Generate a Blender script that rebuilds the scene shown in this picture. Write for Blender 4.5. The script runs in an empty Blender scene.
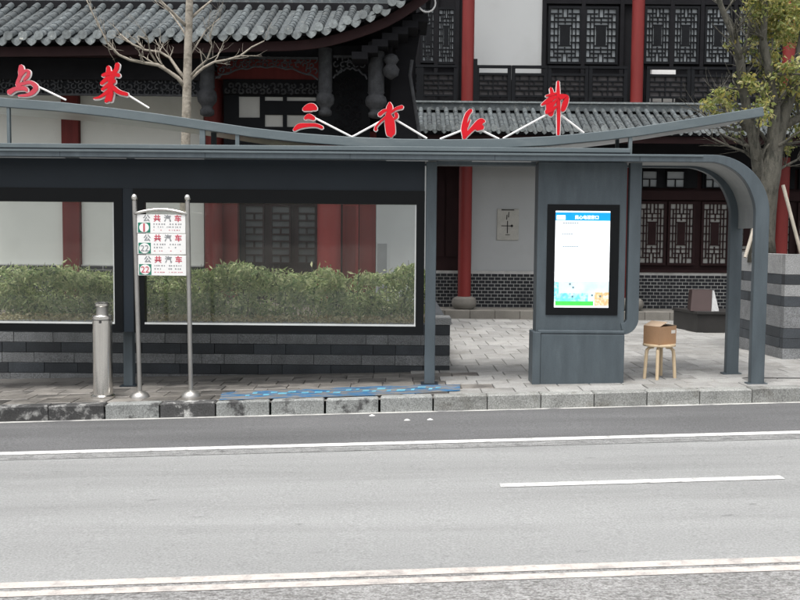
import bpy, math, random
from mathutils import Vector, Matrix
random.seed(7)
R = math.radians
scene = bpy.context.scene
COL = scene.collection

# ------------------------------------------------------------------ camera
FPX, EYE, PITCH, ROLL = 950.0, 1.55, math.atan(60 / 950), 0.0085
cd = bpy.data.cameras.new('camera')
cam = bpy.data.objects.new('camera', cd)
COL.objects.link(cam)
CM = Matrix.Rotation(math.pi / 2 - PITCH, 3, 'X') @ Matrix.Rotation(ROLL, 3, 'Z')
cam.matrix_world = Matrix.Translation((0, 0, EYE)) @ CM.to_4x4()
cd.sensor_width = 36
cd.lens = 36 * FPX / 800
cd.clip_end = 1000
scene.camera = cam

# ------------------------------------------------------------------ sky, sun, exposure
SUN_EL, SUN_AZ = R(70), R(205)          # azimuth: the sun stands behind and left of the camera
w = bpy.data.worlds.new('World')
scene.world = w
w.use_nodes = True
nt = w.node_tree
bg = nt.nodes['Background']
sky = nt.nodes.new('ShaderNodeTexSky')
sky.sky_type = 'NISHITA'
sky.sun_disc = False
sky.sun_elevation = SUN_EL
sky.sun_rotation = SUN_AZ
sky.air_density = 1.0
sky.dust_density = 6.0
hs = nt.nodes.new('ShaderNodeHueSaturation')
hs.inputs['Saturation'].default_value = 0.22
nt.links.new(sky.outputs[0], hs.inputs['Color'])
nt.links.new(hs.outputs[0], bg.inputs['Color'])
bg.inputs['Strength'].default_value = 0.13
sd = bpy.data.lights.new('sun', 'SUN')
sd.energy = 1.3
sd.angle = R(22)
sd.color = (1.0, 0.97, 0.93)
sun = bpy.data.objects.new('sun', sd)
COL.objects.link(sun)
sdir = Vector((math.sin(SUN_AZ) * math.cos(SUN_EL), math.cos(SUN_AZ) * math.cos(SUN_EL), math.sin(SUN_EL)))
sun.rotation_euler = sdir.to_track_quat('Z', 'Y').to_euler()
sun.location = sdir * 30
vs = scene.view_settings
vs.view_transform = 'Standard'
vs.look = 'None'
vs.gamma = 1
vs.use_curve_mapping = False
vs.exposure = 0.85

# ------------------------------------------------------------------ pixel helpers
def P(px, py, Y):
    d = CM @ Vector(((px - 400) / FPX, -(py - 300) / FPX, -1))
    s = Y / d.y
    return Vector((d.x * s, Y, EYE + d.z * s))
def PX(px, py, Y): return P(px, py, Y).x
def PZ(py, px, Y): return P(px, py, Y).z

GS, KS = 0.025, 0.05
def clampx(x): return max(-14.0, min(14.0, x))
def sstep(a, b, t):
    t = max(0, min(1, (t - a) / (b - a)))
    return t * t * (3 - 2 * t)
def gz(x, y): return GS * clampx(x) * (1 - sstep(11.6, 16, y))
def gm(u, v, dz=0.0):                     # pavement coordinates to world
    y = v + KS * clampx(u) * (1 - sstep(11, 15, v))
    return Vector((u, y, gz(u, y) + dz))
def rm(u, v, dz=0.0):                     # road coordinates to world
    return Vector((u, v + KS * clampx(u), GS * clampx(u) - 0.15 + dz))

# ------------------------------------------------------------------ mesh builder
WL = {}
class MB:
    def __init__(s): s.v, s.f = [], []
    def add(s, vs_, fs_):
        o = len(s.v)
        s.v += [tuple(a) for a in vs_]
        s.f += [tuple(i + o for i in f) for f in fs_]
        return s
    def hexa(s, p):                       # 4 bottom then 4 top, both counterclockwise from above
        return s.add(p, [(3, 2, 1, 0), (4, 5, 6, 7), (0, 1, 5, 4), (1, 2, 6, 5), (2, 3, 7, 6), (3, 0, 4, 7)])
    def box(s, x0, x1, y0, y1, z0, z1):
        x0, x1 = sorted((x0, x1)); y0, y1 = sorted((y0, y1)); z0, z1 = sorted((z0, z1))
        return s.hexa([(x0, y0, z0), (x1, y0, z0), (x1, y1, z0), (x0, y1, z0),
                       (x0, y0, z1), (x1, y0, z1), (x1, y1, z1), (x0, y1, z1)])
    def bar(s, p, q, a, b, up=(0, 0, 1)):  # a across, b along 'up'
        p, q = Vector(p), Vector(q)
        d = (q - p).normalized()
        u = Vector(up)
        if abs(d.dot(u)) > 0.98: u = Vector((0, 1, 0))
        sx = d.cross(u).normalized(); sy = sx.cross(d).normalized()
        o = [(-1, -1), (1, -1), (1, 1), (-1, 1)]
        return s.add([p + sx * i * a / 2 + sy * j * b / 2 for i, j in o] + [q + sx * i * a / 2 + sy * j * b / 2 for i, j in o],
                     [(0, 1, 2, 3), (7, 6, 5, 4), (1, 0, 4, 5), (2, 1, 5, 6), (3, 2, 6, 7), (0, 3, 7, 4)])
    def tube(s, pts, rad, n=8, cap=True):
        pts = [Vector(p) for p in pts]
        if not isinstance(rad, (list, tuple)): rad = [rad] * len(pts)
        vs_, fs_ = [], []
        ref = None
        for i, p in enumerate(pts):
            d = (pts[min(i + 1, len(pts) - 1)] - pts[max(i - 1, 0)]).normalized()
            if ref is None:
                ref = Vector((0, 0, 1)) if abs(d.z) < 0.9 else Vector((1, 0, 0))
            a = d.cross(ref).normalized(); b = a.cross(d).normalized(); ref = b
            for k in range(n):
                t = 2 * math.pi * k / n
                vs_.append(p + a * math.cos(t) * rad[i] + b * math.sin(t) * rad[i])
        for i in range(len(pts) - 1):
            for k in range(n):
                k2 = (k + 1) % n
                fs_.append((i * n + k, i * n + k2, (i + 1) * n + k2, (i + 1) * n + k))
        if cap:
            fs_.append(tuple(range(n - 1, -1, -1)))
            fs_.append(tuple((len(pts) - 1) * n + k for k in range(n)))
        return s.add(vs_, fs_)
    def lathe(s, cx, cy, prof, n=20):
        vs_, fs_ = [], []
        for r, z in prof:
            for k in range(n):
                t = 2 * math.pi * k / n
                vs_.append((cx + r * math.cos(t), cy + r * math.sin(t), z))
        for i in range(len(prof) - 1):
            for k in range(n):
                k2 = (k + 1) % n
                fs_.append((i * n + k, i * n + k2, (i + 1) * n + k2, (i + 1) * n + k))
        fs_.append(tuple(range(n - 1, -1, -1)))
        fs_.append(tuple((len(prof) - 1) * n + k for k in range(n)))
        return s.add(vs_, fs_)
    def slab_xz(s, poly, y0, y1):          # polygon in x,z (counterclockwise seen from -y), extruded y0..y1
        n = len(poly)
        return s.add([(x, y0, z) for x, z in poly] + [(x, y1, z) for x, z in poly],
                     [tuple(range(n)), tuple(range(2 * n - 1, n - 1, -1))] +
                     [((i + 1) % n, i, i + n, (i + 1) % n + n) for i in range(n)])
    def sweep_y(s, path, half, y0, y1):     # ribbon of thickness 2*half along an x,z path, extruded in y
        n = len(path)
        up, dn = [], []
        for i in range(n):
            a = Vector(path[max(i - 1, 0)]); b = Vector(path[min(i + 1, n - 1)])
            d = (b - a).normalized(); nn = Vector((-d.y, d.x))
            p = Vector(path[i])
            up.append(p + nn * half); dn.append(p - nn * half)
        for i in range(n - 1):
            q = [dn[i], dn[i + 1], up[i + 1], up[i]]
            s.add([(a.x, y0, a.y) for a in q] + [(a.x, y1, a.y) for a in q],
                  [(0, 1, 2, 3), (7, 6, 5, 4), (1, 0, 4, 5), (3, 2, 6, 7)] +
                  ([(0, 3, 7, 4)] if i == 0 else []) + ([(2, 1, 5, 6)] if i == n - 2 else []))
        return s
    def sweep_in(s, path, ths, y0, y1):     # like sweep_y, but the path is the outer edge and each point has its own thickness
        n = len(path)
        up, dn = [], []
        for i in range(n):
            a = Vector(path[max(i - 1, 0)]); b = Vector(path[min(i + 1, n - 1)])
            d = (b - a).normalized(); nn = Vector((-d.y, d.x))
            up.append(Vector(path[i])); dn.append(Vector(path[i]) - nn * ths[i])
        for i in range(n - 1):
            q = [dn[i], dn[i + 1], up[i + 1], up[i]]
            s.add([(a.x, y0, a.y) for a in q] + [(a.x, y1, a.y) for a in q],
                  [(0, 1, 2, 3), (7, 6, 5, 4), (1, 0, 4, 5), (3, 2, 6, 7)] +
                  ([(0, 3, 7, 4)] if i == 0 else []) + ([(2, 1, 5, 6)] if i == n - 2 else []))
        return s
    def build(s, name, mat, parent=None, smooth=False, bevel=0, loc=None):
        me = bpy.data.meshes.new(name)
        o = bpy.data.objects.new(name, me)
        COL.objects.link(o)
        if parent is not None:
            o.parent = parent
            L = WL[parent.name]
        else:
            L = Vector(loc) if loc is not None else Vector((0, 0, 0))
            o.location = L
        WL[o.name] = L
        me.from_pydata([(a[0] - L.x, a[1] - L.y, a[2] - L.z) for a in s.v], [], s.f)
        me.update()
        if mat: me.materials.append(mat)
        if smooth:
            me.shade_smooth()
            if smooth == 'auto':
                me.set_sharp_from_angle(angle=R(35))
        if bevel:
            m = o.modifiers.new('bevel', 'BEVEL')
            m.width = bevel; m.segments = 2; m.limit_method = 'ANGLE'; m.angle_limit = R(40)
        return o
def thing(name, label, cat, loc, group=None):
    o = bpy.data.objects.new(name, None)
    COL.objects.link(o)
    o.location = loc
    o.empty_display_size = 0.1
    WL[o.name] = Vector(loc)
    return tag(o, label, cat, group)
def tag(o, label=None, cat=None, group=None, kind=None):
    if label: o['label'] = label
    if cat: o['category'] = cat
    if group: o['group'] = group
    if kind: o['kind'] = kind
    return o
def copy_part(o, dx, parent=None):
    c = o.copy()
    COL.objects.link(c)
    c.location = Vector(o.location) + Vector(dx)
    c.parent = parent if parent else o.parent
    WL[c.name] = WL[o.name] + Vector(dx)
    return c
def text_part(body, cx, y, zc, size, mat, name, parent, width=None, bold=0.0, depth=0.001):
    cu = bpy.data.curves.new('lettering', 'FONT')
    cu.body = body; cu.size = size; cu.align_x = 'CENTER'; cu.align_y = 'CENTER'
    cu.offset = bold; cu.resolution_u = 3; cu.extrude = depth
    ob = bpy.data.objects.new('lettering', cu)
    COL.objects.link(ob)
    dg = bpy.context.evaluated_depsgraph_get()
    dg.update()
    me = bpy.data.meshes.new_from_object(ob.evaluated_get(dg))
    bpy.data.objects.remove(ob); bpy.data.curves.remove(cu)
    m = MB()
    if len(me.vertices):
        xs = [v.co.x for v in me.vertices]; ys = [v.co.y for v in me.vertices]
        mx, my = (min(xs) + max(xs)) / 2, (min(ys) + max(ys)) / 2
        sx = width / (max(xs) - min(xs)) if width else 1
        m.add([(cx + (v.co.x - mx) * sx, y - v.co.z, zc + v.co.y - my) for v in me.vertices], [tuple(p.vertices) for p in me.polygons])
    bpy.data.meshes.remove(me)
    return m.build(name, mat, parent)

# ------------------------------------------------------------------ materials
def mat(name, col, rough=0.7, metal=0.0, var=0.15, scale=6.0, fine=0.0, rnd=0.0, bump=0.0, bscale=60.0,
        col2=None, c2scale=2.0, c2lo=0.5, c2hi=0.62, stretch=None, emit=0.0, spec=0.5):
    m = bpy.data.materials.new(name)
    m.use_nodes = True
    n = m.node_tree.nodes; l = m.node_tree.links
    b = n['Principled BSDF']
    b.inputs['Roughness'].default_value = rough
    b.inputs['Metallic'].default_value = metal
    b.inputs['Specular IOR Level'].default_value = spec
    tc = n.new('ShaderNodeTexCoord')
    mp = n.new('ShaderNodeMapping')
    l.new(tc.outputs['Object'], mp.inputs[0])
    if stretch: mp.inputs['Scale'].default_value = stretch
    oi = n.new('ShaderNodeObjectInfo')
    ad = n.new('ShaderNodeVectorMath'); ad.operation = 'MULTIPLY_ADD'
    ad.inputs[1].default_value = (1, 1, 1)
    l.new(mp.outputs[0], ad.inputs[0])
    cb = n.new('ShaderNodeCombineXYZ')
    if rnd:
        ml = n.new('ShaderNodeMath'); ml.operation = 'MULTIPLY'; ml.inputs[1].default_value = 37
        l.new(oi.outputs['Random'], ml.inputs[0])
        for i in range(3): l.new(ml.outputs[0], cb.inputs[i])
    l.new(cb.outputs[0], ad.inputs[2])
    vec = ad.outputs[0]
    nz = n.new('ShaderNodeTexNoise'); nz.inputs['Scale'].default_value = scale; nz.inputs['Detail'].default_value = 6
    l.new(vec, nz.inputs['Vector'])
    base = n.new('ShaderNodeRGB'); base.outputs[0].default_value = (*col, 1)
    cur = base.outputs[0]
    if col2:
        n2 = n.new('ShaderNodeTexNoise'); n2.inputs['Scale'].default_value = c2scale; n2.inputs['Detail'].default_value = 8
        n2.inputs['Roughness'].default_value = 0.65
        l.new(vec, n2.inputs['Vector'])
        mr = n.new('ShaderNodeMapRange'); mr.inputs['From Min'].default_value = c2lo; mr.inputs['From Max'].default_value = c2hi
        l.new(n2.outputs['Fac'], mr.inputs['Value'])
        mx = n.new('ShaderNodeMix'); mx.data_type = 'RGBA'
        l.new(mr.outputs[0], mx.inputs[0]); l.new(cur, mx.inputs[6]); mx.inputs[7].default_value = (*col2, 1)
        cur = mx.outputs[2]
    # brightness factor = 1 + var*(noise-.5)*2 + rnd*(random-.5)*2 + fine*(noise-.5)*2
    def fac(sock, amount):
        a = n.new('ShaderNodeMath'); a.operation = 'MULTIPLY_ADD'
        a.inputs[1].default_value = 2 * amount; a.inputs[2].default_value = 1 - amount
        l.new(sock, a.inputs[0]); return a.outputs[0]
    fs_ = [fac(nz.outputs['Fac'], var * 2)] if var else []
    if rnd: fs_.append(fac(oi.outputs['Random'], rnd))
    if fine:
        nf = n.new('ShaderNodeTexNoise'); nf.inputs['Scale'].default_value = 80; nf.inputs['Detail'].default_value = 3
        l.new(tc.outputs['Object'], nf.inputs['Vector'])
        fs_.append(fac(nf.outputs['Fac'], fine * 2))
    for fsock in fs_:
        vm = n.new('ShaderNodeVectorMath'); vm.operation = 'SCALE'
        l.new(cur, vm.inputs[0]); l.new(fsock, vm.inputs['Scale'])
        cur = vm.outputs[0]
    l.new(cur, b.inputs['Base Color'])
    if emit:
        l.new(cur, b.inputs['Emission Color']); b.inputs['Emission Strength'].default_value = emit
    if bump:
        nb = n.new('ShaderNodeTexNoise'); nb.inputs['Scale'].default_value = bscale; nb.inputs['Detail'].default_value = 5
        l.new(vec, nb.inputs['Vector'])
        bp = n.new('ShaderNodeBump'); bp.inputs['Strength'].default_value = bump; bp.inputs['Distance'].default_value = 0.02
        l.new(nb.outputs['Fac'], bp.inputs['Height']); l.new(bp.outputs[0], b.inputs['Normal'])
    return m

M = {}
M['asphalt'] = mat('asphalt', (0.262, 0.267, 0.264), 0.9, var=0.12, scale=1.1, fine=0.26, bump=0.4, bscale=220,
                   col2=(0.185, 0.188, 0.186), c2scale=1.5, c2lo=0.48, c2hi=0.8, stretch=(0.14, 1.5, 1))
M['shoulder'] = mat('shoulder_asphalt', (0.105, 0.106, 0.108), 0.85, var=0.25, scale=1.6, fine=0.45, bump=0.3, bscale=220, stretch=(0.3, 1.5, 1))
M['paint'] = mat('road_paint', (0.58, 0.58, 0.565), 0.8, var=0.08, scale=5, fine=0.2, col2=(0.3, 0.3, 0.295), c2scale=14, c2lo=0.52, c2hi=0.66)
M['paint_centre'] = mat('centre_paint', (0.47, 0.43, 0.40), 0.8, var=0.08, scale=5, fine=0.14, col2=(0.3, 0.285, 0.27), c2scale=11, c2lo=0.5, c2hi=0.66)
M['gutter'] = mat('gutter_mortar', (0.45, 0.45, 0.43), 0.85, var=0.2, scale=4, fine=0.15, col2=(0.2, 0.2, 0.2), c2scale=3, c2lo=0.5, c2hi=0.65)
M['joint'] = mat('joint_sand', (0.135, 0.13, 0.12), 0.95, var=0.2, fine=0.2)
M['ground'] = mat('ground_earth', (0.13, 0.12, 0.10), 0.95, var=0.2, scale=0.6, fine=0.2)
M['paver'] = mat('granite_paver', (0.28, 0.278, 0.268), 0.75, var=0.18, scale=4, fine=0.25, rnd=0.15, bump=0.12, bscale=120,
                 col2=(0.19, 0.183, 0.168), c2scale=2.2, c2lo=0.48, c2hi=0.7)
M['paver_dark'] = mat('shaded_stained_paver', (0.18, 0.168, 0.153), 0.42, var=0.25, scale=3, fine=0.25, rnd=0.32, bump=0.12, bscale=120,
                      col2=(0.07, 0.066, 0.062), c2scale=2.2, c2lo=0.45, c2hi=0.62)  # roof shade painted into the paver colour, along with wet and stains
M['kerb_light'] = mat('kerb_granite', (0.245, 0.25, 0.238), 0.85, var=0.2, scale=6, fine=0.5, rnd=0.12, bump=0.2, bscale=90,
                      col2=(0.13, 0.125, 0.11), c2scale=5, c2lo=0.52, c2hi=0.72)
M['kerb_mid'] = mat('kerb_granite_stained', (0.235, 0.245, 0.238), 0.85, var=0.2, scale=6, fine=0.5, rnd=0.14, bump=0.25, bscale=90,
                    col2=(0.06, 0.06, 0.06), c2scale=4.2, c2lo=0.54, c2hi=0.63)
M['kerb_dark'] = mat('kerb_tarred', (0.05, 0.05, 0.05), 0.75, var=0.3, scale=6, fine=0.4, rnd=0.4, bump=0.25, bscale=90,
                     col2=(0.30, 0.30, 0.29), c2scale=6, c2lo=0.53, c2hi=0.62)
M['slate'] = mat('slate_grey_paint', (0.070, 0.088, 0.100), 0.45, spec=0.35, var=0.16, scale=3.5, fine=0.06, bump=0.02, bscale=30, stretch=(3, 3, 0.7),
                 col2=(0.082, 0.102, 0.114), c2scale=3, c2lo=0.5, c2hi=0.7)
M['slate_lit'] = mat('lit_slate_paint', (0.105, 0.132, 0.143), 0.55, spec=0.35, var=0.1, scale=3, fine=0.04,
                     col2=(0.14, 0.165, 0.172), c2scale=6, c2lo=0.5, c2hi=0.75, stretch=(0.3, 1, 1))  # lighter copy of the slate paint, the light on these parts put into its colour
M['header'] = mat('dark_header_paint', (0.018, 0.025, 0.033), 0.4, var=0.1, scale=2, spec=0.25)
M['black'] = mat('black_frame_paint', (0.004, 0.005, 0.006), 0.35, var=0.1, scale=4, spec=0.2)
M['ceiling'] = mat('pale_ceiling_sheet', (0.25, 0.265, 0.265), 0.5, var=0.1, scale=2, stretch=(2, 8, 2))
M['canopy'] = mat('satin_canopy_metal', (0.62, 0.66, 0.68), 0.38, metal=0.75, var=0.12, scale=1.5, stretch=(0.6, 2, 1))
M['tube'] = mat('pale_ceiling_strip', (0.5, 0.51, 0.52), 0.4, var=0.05)
M['steel'] = mat('brushed_steel', (0.72, 0.70, 0.66), 0.2, metal=1.0, var=0.16, scale=3, stretch=(14, 14, 0.8), bump=0.03, bscale=40)
M['steel_dull'] = mat('dull_steel', (0.42, 0.41, 0.39), 0.42, metal=0.9, var=0.15, scale=6, fine=0.05)
M['alu'] = mat('aluminium_edge', (0.62, 0.64, 0.63), 0.4, metal=0.3, var=0.1)
M['board'] = mat('white_sign_board', (0.78, 0.78, 0.77), 0.4, var=0.03, scale=3, fine=0.03)
M['sign_red'] = mat('sign_red_ink', (0.50, 0.075, 0.11), 0.5, var=0.1)
M['sign_green'] = mat('sign_green_ink', (0.012, 0.17, 0.11), 0.5, var=0.1)
M['sign_grey'] = mat('sign_grey_ink', (0.24, 0.25, 0.26), 0.5, var=0.1)
M['char_red'] = mat('red_acrylic', (0.56, 0.006, 0.015), 0.4, spec=0.25, var=0.08, scale=8)
M['char_fade'] = mat('faded_red_acrylic', (0.52, 0.06, 0.085), 0.45, spec=0.25, var=0.12, scale=12)
M['char_white'] = mat('white_acrylic', (0.82, 0.80, 0.78), 0.4, var=0.05)
M['stone_light'] = mat('flamed_granite', (0.20, 0.207, 0.212), 0.85, var=0.2, scale=7, fine=0.5, rnd=0.14, bump=0.4, bscale=90)
M['stone_dark'] = mat('dark_granite', (0.038, 0.044, 0.051), 0.65, var=0.25, scale=4, fine=0.3, rnd=0.35, bump=0.1, bscale=60)
M['stone_pale'] = mat('pale_granite', (0.30, 0.305, 0.305), 0.85, var=0.12, scale=5, fine=0.34, rnd=0.1, bump=0.35, bscale=100)
M['stone_base'] = mat('worn_base_stone', (0.19, 0.18, 0.16), 0.9, var=0.2, scale=3, fine=0.2, rnd=0.12, bump=0.25, bscale=50)
M['soil'] = mat('soil', (0.06, 0.048, 0.035), 0.95, var=0.3, scale=8, fine=0.2, bump=0.6, bscale=30)
M['white_wall'] = mat('white_plaster', (0.42, 0.435, 0.437), 0.9, var=0.05, scale=0.8, fine=0.03, col2=(0.37, 0.38, 0.378), c2scale=0.9, c2lo=0.5, c2hi=0.8)
M['cream_wall'] = mat('cream_plaster', (0.66, 0.67, 0.63), 0.9, var=0.05, scale=0.8, fine=0.03, col2=(0.54, 0.55, 0.51), c2scale=0.9, c2lo=0.5, c2hi=0.8)
M['red_wood'] = mat('red_lacquer', (0.185, 0.024, 0.022), 0.5, spec=0.3, var=0.14, scale=3, fine=0.05, stretch=(3, 3, 0.5))
M['red_dull'] = mat('dull_red_lacquer', (0.13, 0.022, 0.02), 0.65, spec=0.25, var=0.2, scale=3, fine=0.06, stretch=(3, 3, 0.6))
M['maroon'] = mat('maroon_timber', (0.024, 0.010, 0.0105), 0.7, var=0.2, scale=4, spec=0.2)
M['dark_wood'] = mat('dark_timber', (0.010, 0.010, 0.012), 0.75, var=0.25, scale=3, fine=0.1, stretch=(1, 1, 2), spec=0.15)
M['carved'] = mat('carved_timber', (0.05, 0.052, 0.056), 0.75, var=0.35, scale=10, fine=0.15, bump=0.5, bscale=25, spec=0.2)
M['lattice'] = mat('lattice_timber', (0.008, 0.009, 0.011), 0.7, var=0.2, scale=4, spec=0.15)
M['pane'] = mat('pale_window_glass', (0.29, 0.32, 0.335), 0.25, var=0.16, scale=1.6, rnd=0.12)
M['pane_warm'] = mat('pale_paper_glass', (0.36, 0.36, 0.34), 0.4, var=0.14, scale=1.6, rnd=0.1)
M['tile'] = mat('grey_roof_tile', (0.068, 0.080, 0.085), 0.75, var=0.35, scale=9, fine=0.35, rnd=0.28, bump=0.2, bscale=40,
                col2=(0.15, 0.16, 0.155), c2scale=11, c2lo=0.54, c2hi=0.68)
M['tile_cap'] = mat('pale_tile_end', (0.175, 0.195, 0.198), 0.75, var=0.35, scale=18, fine=0.3, rnd=0.25, col2=(0.42, 0.42, 0.38), c2scale=16, c2lo=0.62, c2hi=0.68)
M['brick'] = mat('grey_brick', (0.028, 0.030, 0.034), 0.85, spec=0.2, var=0.3, scale=9, fine=0.2)
M['mortar'] = mat('pale_mortar', (0.46, 0.46, 0.445), 0.95, var=0.15, scale=3, fine=0.1, col2=(0.3, 0.295, 0.28), c2scale=2, c2lo=0.5, c2hi=0.7)
M['bark'] = mat('grey_bark', (0.105, 0.100, 0.082), 0.95, var=0.25, scale=6, fine=0.2, bump=0.7, bscale=22, stretch=(2, 2, 0.7),
                col2=(0.05, 0.05, 0.04), c2scale=7, c2lo=0.5, c2hi=0.62)
M['bark_pale'] = mat('pale_bark', (0.30, 0.27, 0.225), 0.95, var=0.2, scale=9, fine=0.15, bump=0.5, bscale=30,
                     col2=(0.17, 0.15, 0.12), c2scale=12, c2lo=0.5, c2hi=0.65)
M['stake'] = mat('stripped_pole_wood', (0.42, 0.38, 0.32), 0.85, var=0.15, scale=8, fine=0.1)
M['stool'] = mat('pale_birch', (0.56, 0.44, 0.29), 0.5, var=0.1, scale=6, stretch=(6, 6, 1), fine=0.04)
M['card'] = mat('cardboard', (0.36, 0.215, 0.12), 0.85, var=0.08, scale=5, fine=0.06)
M['card_pale'] = mat('cardboard_inside', (0.46, 0.34, 0.24), 0.85, var=0.08, scale=5, fine=0.06)
M['tape'] = mat('label_sticker', (0.66, 0.63, 0.58), 0.35, var=0.05)
M['bench'] = mat('polished_dark_granite', (0.03, 0.029, 0.028), 0.5, spec=0.3, var=0.2, scale=4, fine=0.2)
M['plate'] = mat('brown_stone_plate', (0.040, 0.026, 0.025), 0.6, spec=0.2, var=0.15, scale=4, fine=0.1)
M['blue'] = mat('blue_floor_decal', (0.016, 0.11, 0.24), 0.65, var=0.3, scale=5, fine=0.15, col2=(0.16, 0.155, 0.145), c2scale=7, c2lo=0.44, c2hi=0.53, stretch=(0.7, 1.8, 1))
M['cyan'] = mat('cyan_floor_print', (0.15, 0.42, 0.52), 0.5, var=0.2, scale=5, col2=(0.08, 0.27, 0.42), c2scale=9, c2lo=0.45, c2hi=0.6)
M['screen'] = mat('lit_screen_white', (0.92, 0.96, 1.0), 0.3, var=0.02, scale=3, emit=0.52)
M['scr_blue'] = mat('lit_screen_blue', (0.0, 0.30, 0.66), 0.3, var=0.1, scale=6, emit=0.42)
M['scr_cyan'] = mat('lit_screen_cyan', (0.14, 0.60, 0.72), 0.3, var=0.25, scale=25, emit=0.3, col2=(0.5, 0.78, 0.82), c2scale=18, c2lo=0.45, c2hi=0.6)
M['scr_pale'] = mat('lit_screen_pale_cyan', (0.5, 0.66, 0.7), 0.3, var=0.2, scale=9, emit=0.38)
M['scr_green'] = mat('lit_screen_green', (0.06, 0.62, 0.08), 0.3, var=0.15, scale=25, emit=0.36)
M['scr_peach'] = mat('lit_screen_peach', (0.62, 0.42, 0.2), 0.3, var=0.25, scale=30, emit=0.3, col2=(0.75, 0.66, 0.55), c2scale=25, c2lo=0.45, c2hi=0.6)
M['scr_ink'] = mat('lit_screen_ink', (0.12, 0.2, 0.25), 0.3, var=0.1, emit=0.05)
M['ink'] = mat('black_ink', (0.012, 0.012, 0.012), 0.8, var=0.1)
M['plaque'] = mat('plaque_stone', (0.42, 0.415, 0.38), 0.9, var=0.12, scale=6, fine=0.12)
M['door_pane'] = mat('dim_door_glass', (0.07, 0.075, 0.08), 0.3, var=0.4, scale=2, rnd=0.2)
M['grey_panel'] = mat('grey_notice_panel', (0.22, 0.23, 0.235), 0.7, var=0.1)
M['cable'] = mat('white_cable', (0.6, 0.6, 0.6), 0.5, var=0.05)
M['rubber'] = mat('dark_band', (0.03, 0.03, 0.03), 0.6, var=0.1)
M['rail_back'] = mat('rail_gap_backing', (0.085, 0.080, 0.082), 0.85, var=0.3, scale=8, spec=0.2)
M['litter'] = mat('paper_litter', (0.7, 0.7, 0.68), 0.8, var=0.1)

def leaf_mat(name, cols, tr=0.35):
    m = bpy.data.materials.new(name); m.use_nodes = True
    n = m.node_tree.nodes; l = m.node_tree.links
    b = n['Principled BSDF']; out = n['Material Output']
    g = n.new('ShaderNodeNewGeometry')
    rp = n.new('ShaderNodeValToRGB')
    el = rp.color_ramp.elements
    for i, c in enumerate(cols):
        e = el[i] if i < 2 else el.new(0.5)
        e.color = (*c, 1)
    for i in range(len(cols)): el[i].position = i / (len(cols) - 1)
    l.new(g.outputs['Random Per Island'], rp.inputs[0])
    l.new(rp.outputs[0], b.inputs['Base Color'])
    b.inputs['Roughness'].default_value = 0.55
    t = n.new('ShaderNodeBsdfTranslucent'); l.new(rp.outputs[0], t.inputs[0])
    mx = n.new('ShaderNodeMixShader'); mx.inputs[0].default_value = tr
    l.new(b.outputs[0], mx.inputs[1]); l.new(t.outputs[0], mx.inputs[2]); l.new(mx.outputs[0], out.inputs[0])
    return m
M['hedge'] = leaf_mat('hedge_leaves', [(0.045, 0.08, 0.03), (0.24, 0.32, 0.12), (0.42, 0.48, 0.22), (0.14, 0.23, 0.08), (0.55, 0.55, 0.32)])
M['hedge_dry'] = leaf_mat('dry_leaves', [(0.36, 0.32, 0.15), (0.3, 0.23, 0.1), (0.45, 0.42, 0.28)])
M['leaf'] = leaf_mat('yellowing_leaves', [(0.15, 0.22, 0.06), (0.37, 0.41, 0.13), (0.52, 0.43, 0.12), (0.25, 0.32, 0.10), (0.58, 0.52, 0.26), (0.11, 0.16, 0.05)], 0.45)

gl = bpy.data.materials.new('dusty_veiled_glass'); gl.use_nodes = True
n = gl.node_tree.nodes; l = gl.node_tree.links
n.remove(n['Principled BSDF'])
tr = n.new('ShaderNodeBsdfTransparent'); tr.inputs[0].default_value = (0.96, 0.975, 0.965, 1)
gs = n.new('ShaderNodeBsdfGlossy'); gs.inputs['Roughness'].default_value = 0.03
df = n.new('ShaderNodeBsdfDiffuse'); df.inputs[0].default_value = (0.55, 0.58, 0.56, 1)  # pale diffuse layer: dust, plus the milky reflection veil painted in
fr = n.new('ShaderNodeFresnel'); fr.inputs[0].default_value = 1.4
m1 = n.new('ShaderNodeMixShader'); m2 = n.new('ShaderNodeMixShader')
tn = n.new('ShaderNodeTexNoise'); tn.inputs['Scale'].default_value = 3; tn.inputs['Detail'].default_value = 6
tcc = n.new('ShaderNodeTexCoord'); l.new(tcc.outputs['Object'], tn.inputs['Vector'])
mr = n.new('ShaderNodeMapRange'); mr.inputs['To Min'].default_value = 0.0; mr.inputs['To Max'].default_value = 0.055
l.new(tn.outputs['Fac'], mr.inputs['Value'])
l.new(mr.outputs[0], m2.inputs[0]); l.new(fr.outputs[0], m1.inputs[0])
l.new(tr.outputs[0], m1.inputs[1]); l.new(gs.outputs[0], m1.inputs[2])
l.new(m1.outputs[0], m2.inputs[1]); l.new(df.outputs[0], m2.inputs[2])
l.new(m2.outputs[0], n['Material Output'].inputs[0])
M['glass'] = gl

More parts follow.
